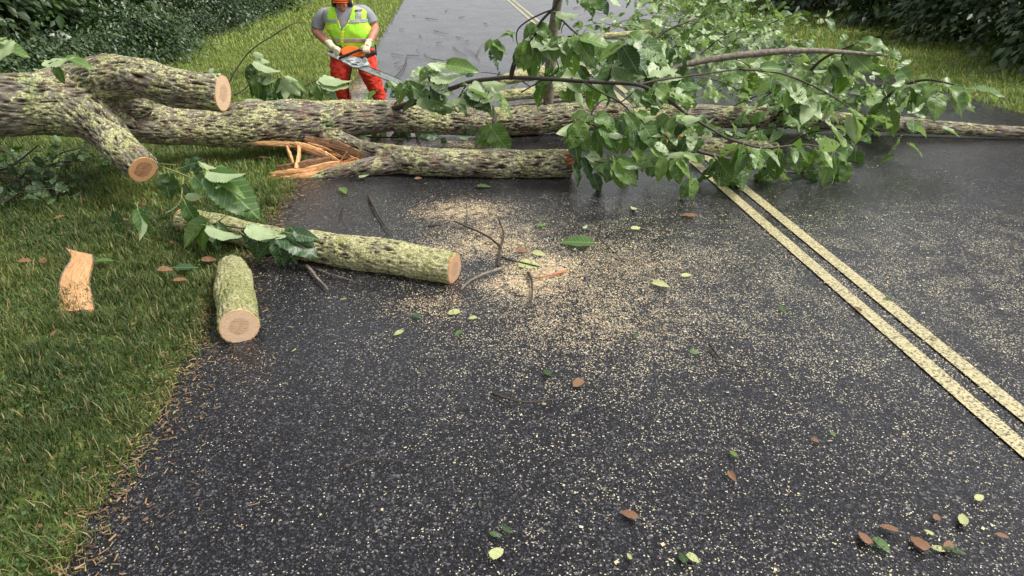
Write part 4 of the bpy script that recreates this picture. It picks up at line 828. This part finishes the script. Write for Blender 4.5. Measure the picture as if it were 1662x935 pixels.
# ---------------- the worker
def worker():
    Y0 = 10.8
    r = empty('person', G(577, 181)); tag(r, 'worker in lime vest, orange helmet and orange chaps holding a chainsaw behind the long limb', 'person')
    skin = NT('skin'); n = skin.noise(skin.pos(), 30, 3); skin.bsdf(skin.ramp(n, [(.3, (.36, .15, .10)), (.7, (.47, .22, .15))]), .5, n, .1, .002, .4)
    M['skin'] = skin.m
    M['shirt'] = simple('grey_shirt_cloth', (.27, .28, .31), .85, .08, 9, .5, .02, spec=.2)
    M['vest'] = simple('lime_vest_cloth', (.42, .84, .05), .7, .07, 12, .6, .02, spec=.3); M['vest_trim'] = simple('yellow_vest_trim', (.70, .86, .08), .7, .05, 20)
    M['stripe'] = simple('grey_reflective_tape', (.36, .36, .35), .45, .08, 30, .2)
    M['chaps'] = simple('orange_red_chaps_cloth', (.66, .055, .028), .75, .12, 7, .7, .03, spec=.25); M['black'] = simple('black_plastic', (.015, .015, .016), .45, .2, 30)
    M['orange'] = simple('orange_plastic', (.85, .15, .015), .35, .06, 10, .1); M['grey_plastic'] = simple('light_grey_plastic', (.58, .61, .58), .4, .08, 20, .1)
    M['steel'] = simple('dull_bar_steel', (.36, .40, .36), .38, .12, 25, .1, metal=.5); M['glove'] = simple('cream_leather_glove', (.60, .54, .37), .8, .15, 25, .5, .01)
    M['yellow'] = simple('yellow_plastic', (.75, .60, .05), .4, .05, 10)
    def P(px, py, Y, rp): p = D(px, py, Y); return (p.x, p.y, p.z, rp * mpp(p))
    # body, one skin: legs, trunk, arms, neck, head
    T = [tube([P(573, 76, 10.8, 20), P(562, 50, 10.78, 24), P(558, 26, 10.74, 25), P(556, 12, 10.72, 12)], 18, 16)]
    T.append(tube([P(556, 20, 10.72, 8), P(556, 8, 10.68, 8)], 14, 5))
    for pts in ([P(540, 22, 10.76, 11), P(524, 26, 10.76, 9.5), P(513, 48, 10.78, 7.6), P(522, 60, 10.62, 7), P(535, 73, 10.46, 5)], [P(575, 20, 10.76, 11), P(594, 23, 10.76, 9.5), P(607, 43, 10.78, 7.6), P(606, 54, 10.62, 6.8), P(599, 70, 10.44, 5)],
                [P(556, 84, 10.8, 15), P(554, 122, 10.72, 11), P(559, 168, 10.85, 7)], [P(590, 84, 10.8, 15), P(602, 120, 10.72, 11), P(617, 166, 10.85, 7)]): T.append(tube(pts, 14, 18))
    hc = D(555.5, 4.5, 10.60)
    T.append(ball(hc, .092, .105, .125)); T.append(ball(hc + Vector((0, -.03, -.065)), .066, .07, .062)); T.append(ball(hc + Vector((.004, -.115, -.02)), .016, .024, .028, 8, 6))
    T.append(ball(hc + Vector((0, -.10, -.065)), .03, .014, .010, 8, 6)); 
    for s in (-1, 1):
        T.append(ball(hc + Vector((s * .094, .01, -.01)), .014, .026, .034, 8, 6)); T.append(ball(hc + Vector((s * .034, -.085, .022)), .024, .018, .012, 8, 6)); T.append(ball(hc + Vector((s * .045, -.07, -.03)), .032, .03, .03, 8, 6))
    V, no, F = meld(*join(T), .011, 4); body = build('body', V, F, M['skin'], r, True)
    for s in (-1, 1): v, f = ball(hc + Vector((s * .034, -.1, .012)), .011, .008, .008, 8, 6); build('eye', v, f, M['black'], r, True)
    # torso surface, shared by shirt and vest
    rows = [(9, 556, 12, .09, -.12), (12, 556, 20, .12, -.11), (16, 556, 30, .145, -.10), (22, 556, 35, .17, -.09), (30, 557, 35, .19, -.08), (40, 559, 34, .215, -.07), (50, 563, 36, .24, -.05), (60, 567, 34.5, .25, -.03), (70, 569, 31, .25, -.01), (80, 570, 28, .235, 0)]
    q = catmull(rows, 90); NU = 150
    def surf(off):
        Vv = []; UVp = []
        for row in q:
            py, cx, hw, dr, dy = row; fr = D(cx, py, Y0 + dy - dr); c = fr + Vector((0, dr, 0)); m = mpp(fr)
            for j in range(NU):
                a = 2 * math.pi * j / NU; ca, sa = math.cos(a), math.sin(a); ex = .8
                x = (hw * m + off) * math.copysign(abs(ca) ** ex, ca); y = -(dr + off) * math.copysign(abs(sa) ** ex, sa)
                w_ = .006 * mn.noise(Vector((a * 3, py * .12, 1))) + .012 * max(0, py - 45) / 30 * mn.noise(Vector((a * 4, py * .02, 5)))
                Vv.append(c + Vector((x, y, 0)) * (1 + w_ * 3)); UVp.append((cx + hw * ca, py, sa))
        return Vv, UVp
    def grid(Vv, keep):
        F = []
        for i in range(len(q) - 1):
            for j in range(NU):
                k = (j + 1) % NU
                if keep(i, j): F.append((i * NU + j, i * NU + k, (i + 1) * NU + k, (i + 1) * NU + j))
        used = sorted({v for f in F for v in f}); mp = {u: i for i, u in enumerate(used)}
        return [Vv[u] for u in used], [tuple(mp[v] for v in f) for f in F]
    def patch(name, mat, off, keep, th=.006):
        Vv, U = surf(off); v, f = grid(Vv, lambda i, j: keep(*U[i * NU + j])); o = build(name, v, f, mat, r, True)
        if th: m = o.modifiers.new('s', 'SOLIDIFY'); m.thickness = th; m.offset = -1
        return o
    vhalf = lambda py: max(0, (51 - py)) * .30
    isv = lambda px, py, sa: sa > 0 and abs(px - (558 - (py - 30) * .02)) < vhalf(py)
    sh = patch('shirt', M['shirt'], .004, lambda px, py, sa: py > 10, .004)
    sl = []
    for pts in ([P(538, 23, 10.76, 10.5), P(526, 25, 10.76, 11), P(518, 36, 10.77, 10.5), P(515, 45, 10.77, 10)], [P(574, 20, 10.76, 11), P(590, 20, 10.76, 11), P(600, 29, 10.77, 10.5), P(604, 37, 10.77, 10)]): sl.append(tube(pts, 20, 16, True, .03))
    for s_ in sl: build('sleeve', *s_, M['shirt'], sh, True)
    arm = lambda px, sa: (px < 524.5 or px > 590.5)
    out = lambda px, py, sa: py < 11 or isv(px, py, sa) or (py > 73 + max(0, (585 - px)) * .02 + (px < 560) * -.0 + 5.5 * (px > 558))
    vest = patch('vest', M['vest'], .017, lambda px, py, sa: not out(px, py, sa) and not (sa > 0 and py < 32 and arm(px, sa)), .006)
    cxs = lambda py: 556 + max(0, py - 40) * .3
    def st(px, py, sa):
        if out(px, py, sa) or (py < 32 and sa > 0 and arm(px, sa)): return False
        v1 = 526 < px < 535.5 and py < 37 and sa > 0; v2 = 574 < px < 583 and py < 35; h1 = 31 < py < 37 and (px < 551 - 0 or px > 562); h2 = 62.5 < py < 68.5
        return v1 or v2 or h1 or h2 or (sa < 0 and 526 < px < 536)
    patch('reflective_stripe', M['stripe'], .021, st, .002)
    patch('vest_trim', M['vest_trim'], .022, lambda px, py, sa: not out(px, py, sa) and sa > 0 and (abs(abs(px - 558) - vhalf(py)) < 1.2 or (py > 50 and abs(px - 560 - (py - 50) * .03) < 1.1)), .004)
    patch('vest_pocket', M['vest_trim'], .024, lambda px, py, sa: sa > 0 and 528 < px < 543 and 41 < py < 49, .006)
    patch('name_label', M['black'], .027, lambda px, py, sa: sa > 0 and 572.5 < px < 583 and 15.5 < py < 18.3, .003)
    # chaps
    pel = [P(573, 74, 10.82, 25), P(573, 92, 10.82, 24)]
    T = [tube(pel, 20, 6), tube([P(556, 84, 10.78, 19.5), P(553, 105, 10.72, 17), P(552, 124, 10.68, 14.5), P(555, 146, 10.74, 11.5), P(560, 163, 10.8, 11)], 20, 22), tube([P(590, 84, 10.78, 19), P(595, 105, 10.72, 16.5), P(602, 124, 10.68, 15), P(611, 146, 10.74, 12), P(617, 160, 10.8, 11.5)], 20, 22)]
    V, no, F = meld(*join(T), .012, 5)
    V = np.array([v + n_ * .016 * (mn.noise(Vector((v[0] * 9, v[1] * 9, v[2] * 16))) + .5 * mn.noise(Vector((v[0] * 20, v[1] * 20, v[2] * 34)))) for v, n_ in zip(V, no)]); ch = build('chaps', V, F, M['chaps'], r, True)
    for pts in ([P(571, 106, 10.60, 1.3), P(568, 124, 10.58, 1.3), P(565, 140, 10.64, 1.2), P(566, 158, 10.7, 1.2)], [P(584, 112, 10.62, 1.3), P(590, 124, 10.6, 1.3), P(599, 142, 10.66, 1.2)], [P(609, 72, 10.6, 1.2), P(611, 90, 10.6, 1)]): build('dark_edging', *tube(pts, 8, 14), M['black'], ch, True)
    for x, y in ((560, 166), (618, 165)):
        g = G(x, y + 11, .0); a = D(x, y, 10.82)
        V, no, F = meld(*join([tube([(a.x, a.y, a.z + .06, .062), (g.x, 10.86, .09, .06)], 14, 6), ball((g.x, 10.76, .05), .055, .15, .05), ball((g.x, 10.87, .05), .05, .06, .05)]), .01, 4); build('boot', V, F, M['black'], r, True)
    build('belt', *tube([P(545, 77, 10.58, 2), P(560, 80, 10.56, 2), P(580, 81, 10.56, 2), P(598, 76, 10.6, 2)], 8, 16), M['black'], r, True)
    # helmet and ear muffs
    h = hc + Vector((0, .0, .035)); V, F = ball(h, .128, .15, .13, 28, 18); V2 = [v for v in V]; F2 = [f for f in F if all(V2[i].z > h.z - .02 for i in f)]
    o = build('helmet', V, F2, M['orange'], r, True); m = o.modifiers.new('s', 'SOLIDIFY'); m.thickness = .006
    pk = [(math.cos(a) * .115, -.10 - .085 * math.sin(a)) for a in np.linspace(0, math.pi, 14)]; V = [h + Vector((x, y, z)) for z in (-.022, -.014) for x, y in pk]
    F = [tuple(range(14)), tuple(range(27, 13, -1))] + [(i, i + 14, (i + 1) % 14 + 14, (i + 1) % 14) for i in range(14)]; build('helmet_peak', V, F, M['orange'], o)
    for s in (-1, 1):
        c = hc + Vector((s * .115, .0, -.005)); e = build('ear_muff', *tube([(c.x - s * .02, c.y, c.z, .05), (c.x + s * .025, c.y, c.z, .052), (c.x + s * .036, c.y, c.z, .035)], 16, 7), M['black'], r, True)
        build('muff_cup', *ball(c + Vector((s * .02, 0, .01)), .022, .038, .04), M['yellow'], e, True)
    # gloves: palm, four fingers of their own lengths and a thumb, closed on the handles
    def glove(palm, wrist, knuck, curl, thumb):
        T = [tube([P(*wrist[:3], wrist[3]), P(*palm[:3], palm[3])], 14, 6)]
        for f in knuck: T.append(tube([P(*a) for a in f], 9, 9))
        T.append(tube([P(*a) for a in thumb], 9, 8)); V, no, F = meld(*join(T), .006, 2); g = build('glove', V, F, M['glove'], r, True)
        build('cuff', *tube([P(wrist[0] - 1, wrist[1] - 3, wrist[2] + .02, wrist[3] + .9), P(wrist[0], wrist[1], wrist[2], wrist[3] + .6)], 16, 4, True, .06), M['glove'], g, True)
    glove((543, 80, 10.36, 5.5), (534, 71.5, 10.46, 5.6), [[(542, 79 + k * 2.0, 10.33, 2.3), (548 - k * .6, 81 + k * 2.2, 10.29, 2.1), (551 - k * 1.2, 84 + k * 1.7, 10.27, 1.9), (549 - k * 1.3, 87 + k * 1.1, 10.30, 1.7)] for k in range(4)], 0, [(540, 76, 10.35, 2.4), (547, 77, 10.33, 2.2), (553, 81, 10.33, 1.8)])
    glove((595, 76, 10.33, 5.5), (599, 69.5, 10.43, 5.2), [[(592 + k * 2.3, 76, 10.29, 2.3), (590 + k * 2.6, 80, 10.25, 2.1), (590.5 + k * 2.7, 84, 10.24, 1.9), (592.5 + k * 2.4, 85.5, 10.28, 1.7)] for k in range(4)], 0, [(594, 74, 10.3, 2.3), (588, 77, 10.29, 2.1), (586, 81, 10.29, 1.8)])

def chainsaw():
    O = D(572, 98, 10.34); s = mpp(O)
    r = empty('chainsaw', O); tag(r, 'orange and grey chainsaw with a long bar in the hands of the worker', 'chainsaw')
    W = lambda px, py, off: O + RV * ((px - 572) * s) - UV_ * ((py - 98) * s) + NV * off
    def prism(name, pts, d0, d1, mat, parent=r, bev=.006, smooth=False):
        n = len(pts); V = [W(x, y, d) for d in (d0, d1) for x, y in pts]; F = [tuple(range(n))[::-1], tuple(range(n, 2 * n))] + [(i, (i + 1) % n, (i + 1) % n + n, i + n) for i in range(n)]
        o = build(name, V, F, mat, parent)
        if bev: m = o.modifiers.new('b', 'BEVEL'); m.width = bev; m.segments = 2; m.limit_method = 'NONE'
        return o
    body = prism('engine_housing', [(555, 98), (562, 94), (572, 92.5), (585, 95.5), (596, 100), (600, 104), (598, 108), (590, 108.5), (583, 111.5), (574, 110.5), (565, 105.5), (556, 101.5)], -.05, .045, M['grey_plastic'])
    prism('rear_handle', [(531.5, 84.5), (537, 86), (546, 89), (556, 94), (558, 99), (552, 98), (543, 94.5), (533, 89)], -.03, .02, M['grey_plastic'])
    prism('handle_grip', [(532, 82.5), (540, 84), (549, 85), (553, 88), (549, 90.5), (540, 87.5), (533, 85.5)], -.025, .015, M['black'])
    prism('top_cover', [(553, 82), (558, 78), (567, 75), (575, 76), (583, 79), (592, 82), (597, 88), (592, 93), (578, 93), (567, 92), (556, 90)], -.07, .03, M['orange'], bev=.012)
    prism('clutch_cover', [(566, 97), (578, 97), (590, 101), (592, 106), (583, 108), (572, 105.5)], .045, .055, M['grey_plastic'], body, .003)
    for (x, y, a, b) in ((566, 101, 3.2, 1), (572, 100, 2.5, .8), (577, 106, 4, 1.4), (582, 103.5, 3, .9)): prism('slot', [(x - a, y - b), (x + a, y - b * .2), (x + a, y + b), (x - a, y + b * .2)], .054, .058, M['black'], body, .001)
    front = [(552, 97, .05), (560, 94, .07), (575, 88.5, .08), (589, 82.5, .07), (592, 80, .03), (590, 79, -.06)]
    P = [(*W(x, y, d), 2.1 * s) for x, y, d in front]; build('front_handle', *tube(P, 10, 26), M['black'], r, True)
    prism('hand_guard', [(584, 95), (592, 92), (597, 86), (602, 84), (609, 82.5), (610.5, 86.5), (605, 90), (598, 92), (593, 96)], -.04, .04, M['black'], bev=.008)
    prism('muffler', [(589, 97), (593, 94), (597, 97.5), (597, 102), (594, 104), (589, 102)], -.02, .05, M['steel'])
    bar = prism('guide_bar', [(582, 103.5), (600, 109.8), (640, 126), (650, 131), (654, 135.5), (652, 137.5), (646, 136.8), (634, 132.5), (598, 118.5), (580, 111.2)], .012, .019, M['steel'], bev=.002)
    ch = [(584, 103.2), (600, 109.2), (640, 125.4), (650.5, 130.4), (655, 135.6), (652, 138.3), (645.8, 137.4), (634, 133.2), (598, 119.2), (581, 112)]
    q = catmull([(*W(x, y, .0155), .0048) for x, y in ch], 70); V, F = tube(q, 5, 120, True, .9); build('chain', V, F, M['black'], r)
    # printed name on the bar
    cu = bpy.data.curves.new('bar_text', 'FONT'); cu.body = 'STIHL'; cu.size = .062; cu.extrude = .0004; cu.align_x = 'CENTER'; cu.align_y = 'CENTER'
    t = bpy.data.objects.new('tmp', cu); COL.objects.link(t); dg = bpy.context.evaluated_depsgraph_get(); me = bpy.data.meshes.new_from_object(t.evaluated_get(dg)); bpy.data.objects.remove(t)
    me.materials.append(M['black']); o = bpy.data.objects.new('lettering', me); COL.objects.link(o); o.parent = r
    e1 = (W(640, 129, 0) - W(590, 108.5, 0)).normalized(); e2 = NV.cross(e1).normalized(); o.matrix_local = Matrix.Translation(W(611, 117.3, .0205) - O) @ Matrix((e1, e2, NV)).transposed().to_4x4()
worker(); chainsaw()

# ---------------- twigs, leaves and chips on the ground
def gtwig(pts, r, label, mat='bark_twig', group=None, z=.028, name='twig'):
    P = []
    for i, (x, y) in enumerate(pts):
        p = G(x, y, z + .012 * (i % 2)); f = 1 - .55 * i / max(1, len(pts) - 1); P.append((p.x, p.y, p.z + r * mpp(p), r * f * mpp(p)))
    o = twigtube(name, P, M[mat], None, 6, 4, .25, .006); return tag(o, label, 'twig', group)
forked = empty('forked_twig', G(810, 400)); tag(forked, 'dark forked twig lying on the sawdust', 'twig')
for pts, r in (([(808, 432), (811, 412), (812, 400), (790, 383), (757, 368), (738, 360)], 2.4), ([(812, 402), (817, 388), (816, 374), (810, 356)], 1.9), ([(757, 368), (758, 350), (757, 330)], 1.0)):
    P = []
    for i, (x, y) in enumerate(pts): p = G(x, y, .036 + .03 * (i / len(pts))); P.append((p.x, p.y, p.z, r * (1 - .5 * i / len(pts)) * mpp(p)))
    twigtube('stick', P, M['bark_twig'], forked, 6, 4, .25, .006)
gtwig([(818, 437), (800, 443), (780, 450), (762, 459), (748, 472)], 3.0, 'thick brown stick on the sawdust, slanting down left from the forked twig', 'bark_limb')
gtwig([(815, 420), (840, 427), (876, 435)], 2.4, 'straight dark stick in the sawdust right of the forked twig')
gtwig([(918, 442), (895, 448), (868, 454)], 2.6, 'reddish stripped stick on the thickest sawdust', 'red_twig')
gtwig([(858, 444), (862, 455), (864, 476), (860, 500)], 2.4, 'short stick on the sawdust pointing towards the camera, below the straight stick')
gtwig([(695, 369), (718, 367)], 2.2, 'short dark stick between the cut log and the sawdust')
gtwig([(598, 319), (608, 340), (618, 358), (634, 381)], 2.2, 'curved dark twig on bare asphalt above the cut log')
gtwig([(977, 366), (974, 388), (990, 405), (1013, 428)], 1.5, 'thin bent twig on the asphalt right of the big green leaf')
gtwig([(498, 434), (512, 450), (532, 473)], 3.2, 'grey stick poking out below the cut log', 'bark_limb')
gtwig([(515, 438), (550, 450), (580, 459)], 1.0, 'long thin pale twig below the cut log', 'bark_limb')
gtwig([(556, 332), (545, 355), (520, 374)], 1.2, 'thin twig leaning on the upper side of the cut log')
gtwig([(1040, 372), (1058, 377)], 2.0, 'small brown stick at the right of the asphalt', 'bark_limb')
gtwig([(640, 128), (655, 110), (660, 92)], 1.0, 'thin twig on the road beside the saw bar')
gtwig([(800, 640), (850, 655), (905, 650)], 2.6, 'brown stick on the near asphalt')
gtwig([(1150, 560), (1180, 590), (1240, 600)], 1.8, 'thin dark twig on the near right asphalt')
gtwig([(560, 760), (600, 745), (660, 752)], 2.0, 'dark twig on the nearest asphalt')
far = [[(778, 97), (765, 84), (752, 78)], [(772, 92), (780, 76), (790, 68)], [(735, 76), (745, 84), (758, 92)], [(704, 50), (715, 53), (728, 56)], [(680, 57), (685, 61)], [(708, 70), (718, 70)], [(745, 29), (755, 27)], [(722, 19), (728, 15)], [(648, 48), (656, 47)], [(676, 82), (680, 80)], [(688, 88), (700, 96), (718, 99)], [(660, 90), (684, 91)],
       [(635, 88), (655, 90)], [(700, 96), (730, 100)], [(785, 38), (792, 40)], [(760, 66), (753, 68)], [(640, 104), (652, 100)], [(726, 100), (750, 96)], [(645, 112), (662, 103)], [(930, 14), (945, 10)], [(960, 20), (985, 24)], [(670, 26), (676, 27)], [(740, 60), (752, 63)], [(690, 30), (712, 33)]]
for pts in far: gtwig(pts, .5, 'small dark twig scattered on the far road behind the worker', 'bark_twig', 'small twigs scattered on the far road')
def gleaf(x, y, size, ang, label, mat='g', variant=None, pale=False, group=None, curl=.2, z=.03):
    p = G(x, y, z); s = size * mpp(p); d = Vector((math.cos(R_(ang)), math.sin(R_(ang)), 0)); 
    me = LM[mat if mat in LM else 'g'][variant if variant is not None else random.randrange(6)]
    if mat not in LM:
        key = mat + str(variant)
        if key not in LM: m2 = me.copy(); m2.materials[0] = M[mat]; LM[key] = [m2]
        me = LM[key][0]
    nrm = Vector((random.uniform(-.25, .25), random.uniform(-.5, .05), 1)); nrm = (nrm - d * nrm.dot(d)).normalized(); 
    if pale: nrm = -nrm; p.z += .03
    o = bpy.data.objects.new('fallen_leaf', me); COL.objects.link(o); xx = d.cross(nrm)
    o.matrix_local = Matrix.Translation(p - d * s * .5 + Vector((0, 0, .10 * s if not pale else 0))) @ Matrix((xx, d, nrm)).transposed().to_4x4() @ Matrix.Diagonal((s, s, s * .5, 1))
    return tag(o, label, 'leaf', group)
gleaf(933, 397, 52, 172, 'large curled green leaf lying alone on the sawdust-speckled asphalt', 'g', 2)
gleaf(950, 373, 13, 60, 'tiny pale green leaf scrap above the large curled leaf', 'g', 0, True)
gleaf(1074, 464, 28, -30, 'narrow pale leaf at the bottom right of the asphalt', 'leaf_pale', 2)
gleaf(1034, 372, 18, 0, 'pale narrow leaf beside the small brown stick', 'leaf_pale', 2)
gleaf(1116, 350, 22, 150, 'tan curled leaf at the right on the asphalt', 'leaf_brown', 3)
gleaf(880, 366, 16, 20, 'small yellow green leaf on the asphalt above the sawdust', 'g', 1)
gleaf(876, 413, 22, -25, 'small pale green leaf on the right of the sawdust', 'leaf_pale', 0)
gleaf(850, 407, 20, 10, 'tan chip-like leaf in the middle of the sawdust', 'leaf_brown', 1)
gleaf(862, 432, 36, -15, 'pale dusty leaf beside the straight stick', 'leaf_pale', 5)
gleaf(787, 303, 22, 10, 'dark green leaf on the asphalt under the torn limb', 'd', 1)
gleaf(680, 290, 12, 30, 'small tan leaf just below the torn limb', 'leaf_brown', 0)
gleaf(592, 290, 16, 10, 'pale scrap of leaf below the split', 'g', 1, True)
gleaf(558, 312, 28, -60, 'long green leaf on the asphalt below the split', 'g', 2)
gleaf(1028, 338, 20, 80, 'small twisted yellowish leaf on dark asphalt', 'leaf_pale', 4)
gleaf(1115, 448, 18, 20, 'pale leaf at the far right of the asphalt', 'leaf_pale', 2)
gleaf(172, 424, 26, 10, 'oval green leaf in the grass beside the orange slab', 'g', 0, z=.06)
gleaf(200, 357, 18, 20, 'brown leaf in the grass by the hanging leaves', 'leaf_brown', 1, z=.06)
gleaf(341, 422, 22, 10, 'orange brown leaf in the grass between the two logs', 'leaf_brown', 1, z=.06)
gleaf(294, 455, 20, 15, 'brown leaf in the grass left of the lichen log', 'leaf_brown', 0, z=.06)
gleaf(42, 424, 18, 10, 'brown leaf in the grass left of the orange slab', 'leaf_brown', 3, z=.06)
gleaf(270, 438, 22, 10, 'dark red-brown leaf deep in the grass', 'leaf_brown', 4, z=.05)
gleaf(305, 436, 34, 10, 'dark green leaf flat in the grass left of the lichen log', 'd', 0, z=.06)
gleaf(430, 258, 20, 0, 'reddish splinter-like leaf in the grass under the split', 'leaf_brown', 2, z=.05)
gleaf(848, 220, 14, 0, 'tan leaf on the road under the long limb', 'leaf_brown', 0)
CLP = [(random.uniform(500, 1600), random.uniform(500, 900)) for _ in range(9)]
for k in range(38):
    x, y = CLP[k % 9]; x += random.gauss(0, 60); y = max(485, y + random.gauss(0, 30))
    gleaf(x, y, random.uniform(8, 22) * (1 + (y - 475) / 800), random.uniform(0, 360), 'leaf scrap scattered on the near asphalt', random.choice(['g', 'd', 'leaf_brown', 'leaf_pale']), random.randrange(6), group='leaf scraps on the near asphalt')
for k in range(11):
    x, y = random.uniform(10, 330), random.uniform(240, 900)
    gleaf(x, y, random.uniform(9, 18), random.uniform(0, 360), 'dry leaf scattered in the verge grass', 'leaf_brown', random.randrange(6), group='dry leaves in the verge grass', z=.05)

def chips():
    rs = np.random.RandomState(11); X = []; Y = []; S = []; Cc = []
    def add(x, y, s, c): X.append(x); Y.append(y); S.append(s); Cc.append(c)
    # thin general speckle over the near road, dense where the saw threw it
    n = 640000; t = rs.uniform(1.2, 13, n); u = EDGE0 + rs.uniform(-.25, 7.5, n); x = RN.x * u + RD.x * t; y = RN.y * u + RD.y * t
    d = dust_amount(x, y); edge = np.clip((u - EDGE0) / 1.5, .12, 1); bg = .028 * np.clip((y - 2) / 2.5, .3, 1) * np.clip(1.15 - np.abs(t - 4) / 9, .12, 1) * edge
    px = CX + x / (y * CT + CAMZ * ST) * FPX; right = np.clip((px - 640) / 350, 0, 1); bg = bg * (.35 + 1.1 * right)
    near = np.clip(6.6 - y, 0, 1); bg *= (.15 + .85 * near)
    clump = np.array([mn.noise(Vector((a * 7, b * 7, 0))) for a, b in zip(x, y)]); pr = np.clip(bg * (1 + 1.6 * clump) + 1.0 * d ** 1.5 * (1 + 1.4 * clump), 0, 1); k = rs.rand(n) < pr; x, y, d = x[k], y[k], d[k]; n = len(x)
    s = (.0022 + .0055 * rs.rand(n) ** 1.7) * (1 + (rs.rand(n) < .04) * .6); a = rs.uniform(0, 2 * np.pi, n); asp = rs.uniform(.35, .9, n)
    c, sn = np.cos(a), np.sin(a); q = []
    for (i, j) in ((-1, -1), (1, -.8), (.9, 1), (-.8, .9)):
        q.append(np.stack([x + s * (i * c - j * sn * asp), y + s * (i * sn + j * c * asp), .019 + rs.uniform(0, .006, n) + .006 * d], 1))
    V = np.stack(q, 1).reshape(-1, 3); F = np.arange(n)[:, None] * 4 + np.array([0, 1, 2, 3])
    col = np.array([.62, .49, .31]) * rs.uniform(.55, 1.25, (n, 1)); gr = rs.rand(n) < .35; col[gr] = np.array([.50, .50, .36]) * rs.uniform(.6, 1.3, (gr.sum(), 1))
    C = np.repeat(np.concatenate([col.clip(0, 1), np.ones((n, 1))], 1)[:, None], 4, 1).reshape(-1, 4)
    o = build('sawdust', V, F, M['dust'], None, False, attrs={'col': ('FLOAT_COLOR', C)}, center=False); tag(o, 'pale sawdust and chips scattered on the asphalt', 'sawdust', kind='stuff')
chips()

def litter():
    """brown bits, needles and straw gathered along the ragged edge of the asphalt"""
    rs = np.random.RandomState(21); n = 9000; t = rs.uniform(1.2, 16, n); u = EDGE0 + rs.normal(.02, .10, n) + rs.exponential(.12, n) * (rs.rand(n) < .35)
    x = RN.x * u + RD.x * t; y = RN.y * u + RD.y * t; L_ = rs.uniform(.006, .024, n); w_ = rs.uniform(.0012, .004, n); a = rs.uniform(0, 2 * np.pi, n); c, sn = np.cos(a), np.sin(a)
    q = [np.stack([x + i * L_ * c - j * w_ * sn, y + i * L_ * sn + j * w_ * c, .022 + rs.uniform(0, .008, n)], 1) for i, j in ((-1, -1), (1, -.6), (1, .6), (-1, 1))]
    V = np.stack(q, 1).reshape(-1, 3); F = np.arange(n)[:, None] * 4 + np.array([0, 1, 2, 3])
    col = np.array([.16, .10, .055]) * rs.uniform(.4, 1.9, (n, 1)); g = rs.rand(n) < .2; col[g] = np.array([.30, .26, .12]) * rs.uniform(.6, 1.2, (g.sum(), 1))
    C = np.repeat(np.concatenate([col.clip(0, 1), np.ones((n, 1))], 1)[:, None], 4, 1).reshape(-1, 4)
    tag(build('leaf_litter', V, F, M['dust'], None, False, attrs={'col': ('FLOAT_COLOR', C)}, center=False), 'brown litter gathered along the edge of the asphalt', 'litter', kind='stuff')
litter()

def weeds():
    """clover and broad-leaved weeds in patches among the grass"""
    rs = np.random.RandomState(31); n = 60000; t = rs.uniform(1.2, 13, n); u = rs.uniform(HEDGE, EDGE0 - .02, n); x = RN.x * u + RD.x * t; y = RN.y * u + RD.y * t
    pn = np.array([mn.noise(Vector((a * 1.3, b * 1.3, 4))) + .5 * mn.noise(Vector((a * 4, b * 4, 9))) for a, b in zip(x, y)]); k = (rs.rand(n) < np.clip((pn - .02) * 1.6, .02, .8)) & (y > 1) & (np.abs(x / (y * CT + CAMZ * ST)) < .9)
    x, y = x[k], y[k]; n = len(x); L_ = rs.uniform(.010, .030, n); a = rs.uniform(0, 2 * np.pi, n); d = np.stack([np.cos(a), np.sin(a), rs.uniform(-.3, .5, n)], 1); sd_ = np.stack([-np.sin(a), np.cos(a), rs.uniform(-.4, .4, n)], 1)
    p = np.stack([x, y, rs.uniform(.03, .065, n)], 1); w_ = (L_ * rs.uniform(.25, .45, n))[:, None]; Lc = L_[:, None]
    q = np.stack([p, p + d * Lc * .5 + sd_ * w_, p + d * Lc, p + d * Lc * .5 - sd_ * w_], 1).reshape(-1, 3); F = np.arange(n)[:, None] * 4 + np.array([0, 1, 2, 3])
    col = np.array([.05, .10, .03]) * rs.uniform(.6, 1.9, (n, 1)); C = np.repeat(np.concatenate([col, np.ones((n, 1))], 1)[:, None], 4, 1).reshape(-1, 4)
    tag(build('verge_weeds', q, F, M['grass'], None, False, attrs={'col': ('FLOAT_COLOR', C)}, center=False), 'small broad leaved weeds in patches among the verge grass', 'weeds', kind='stuff')
weeds()
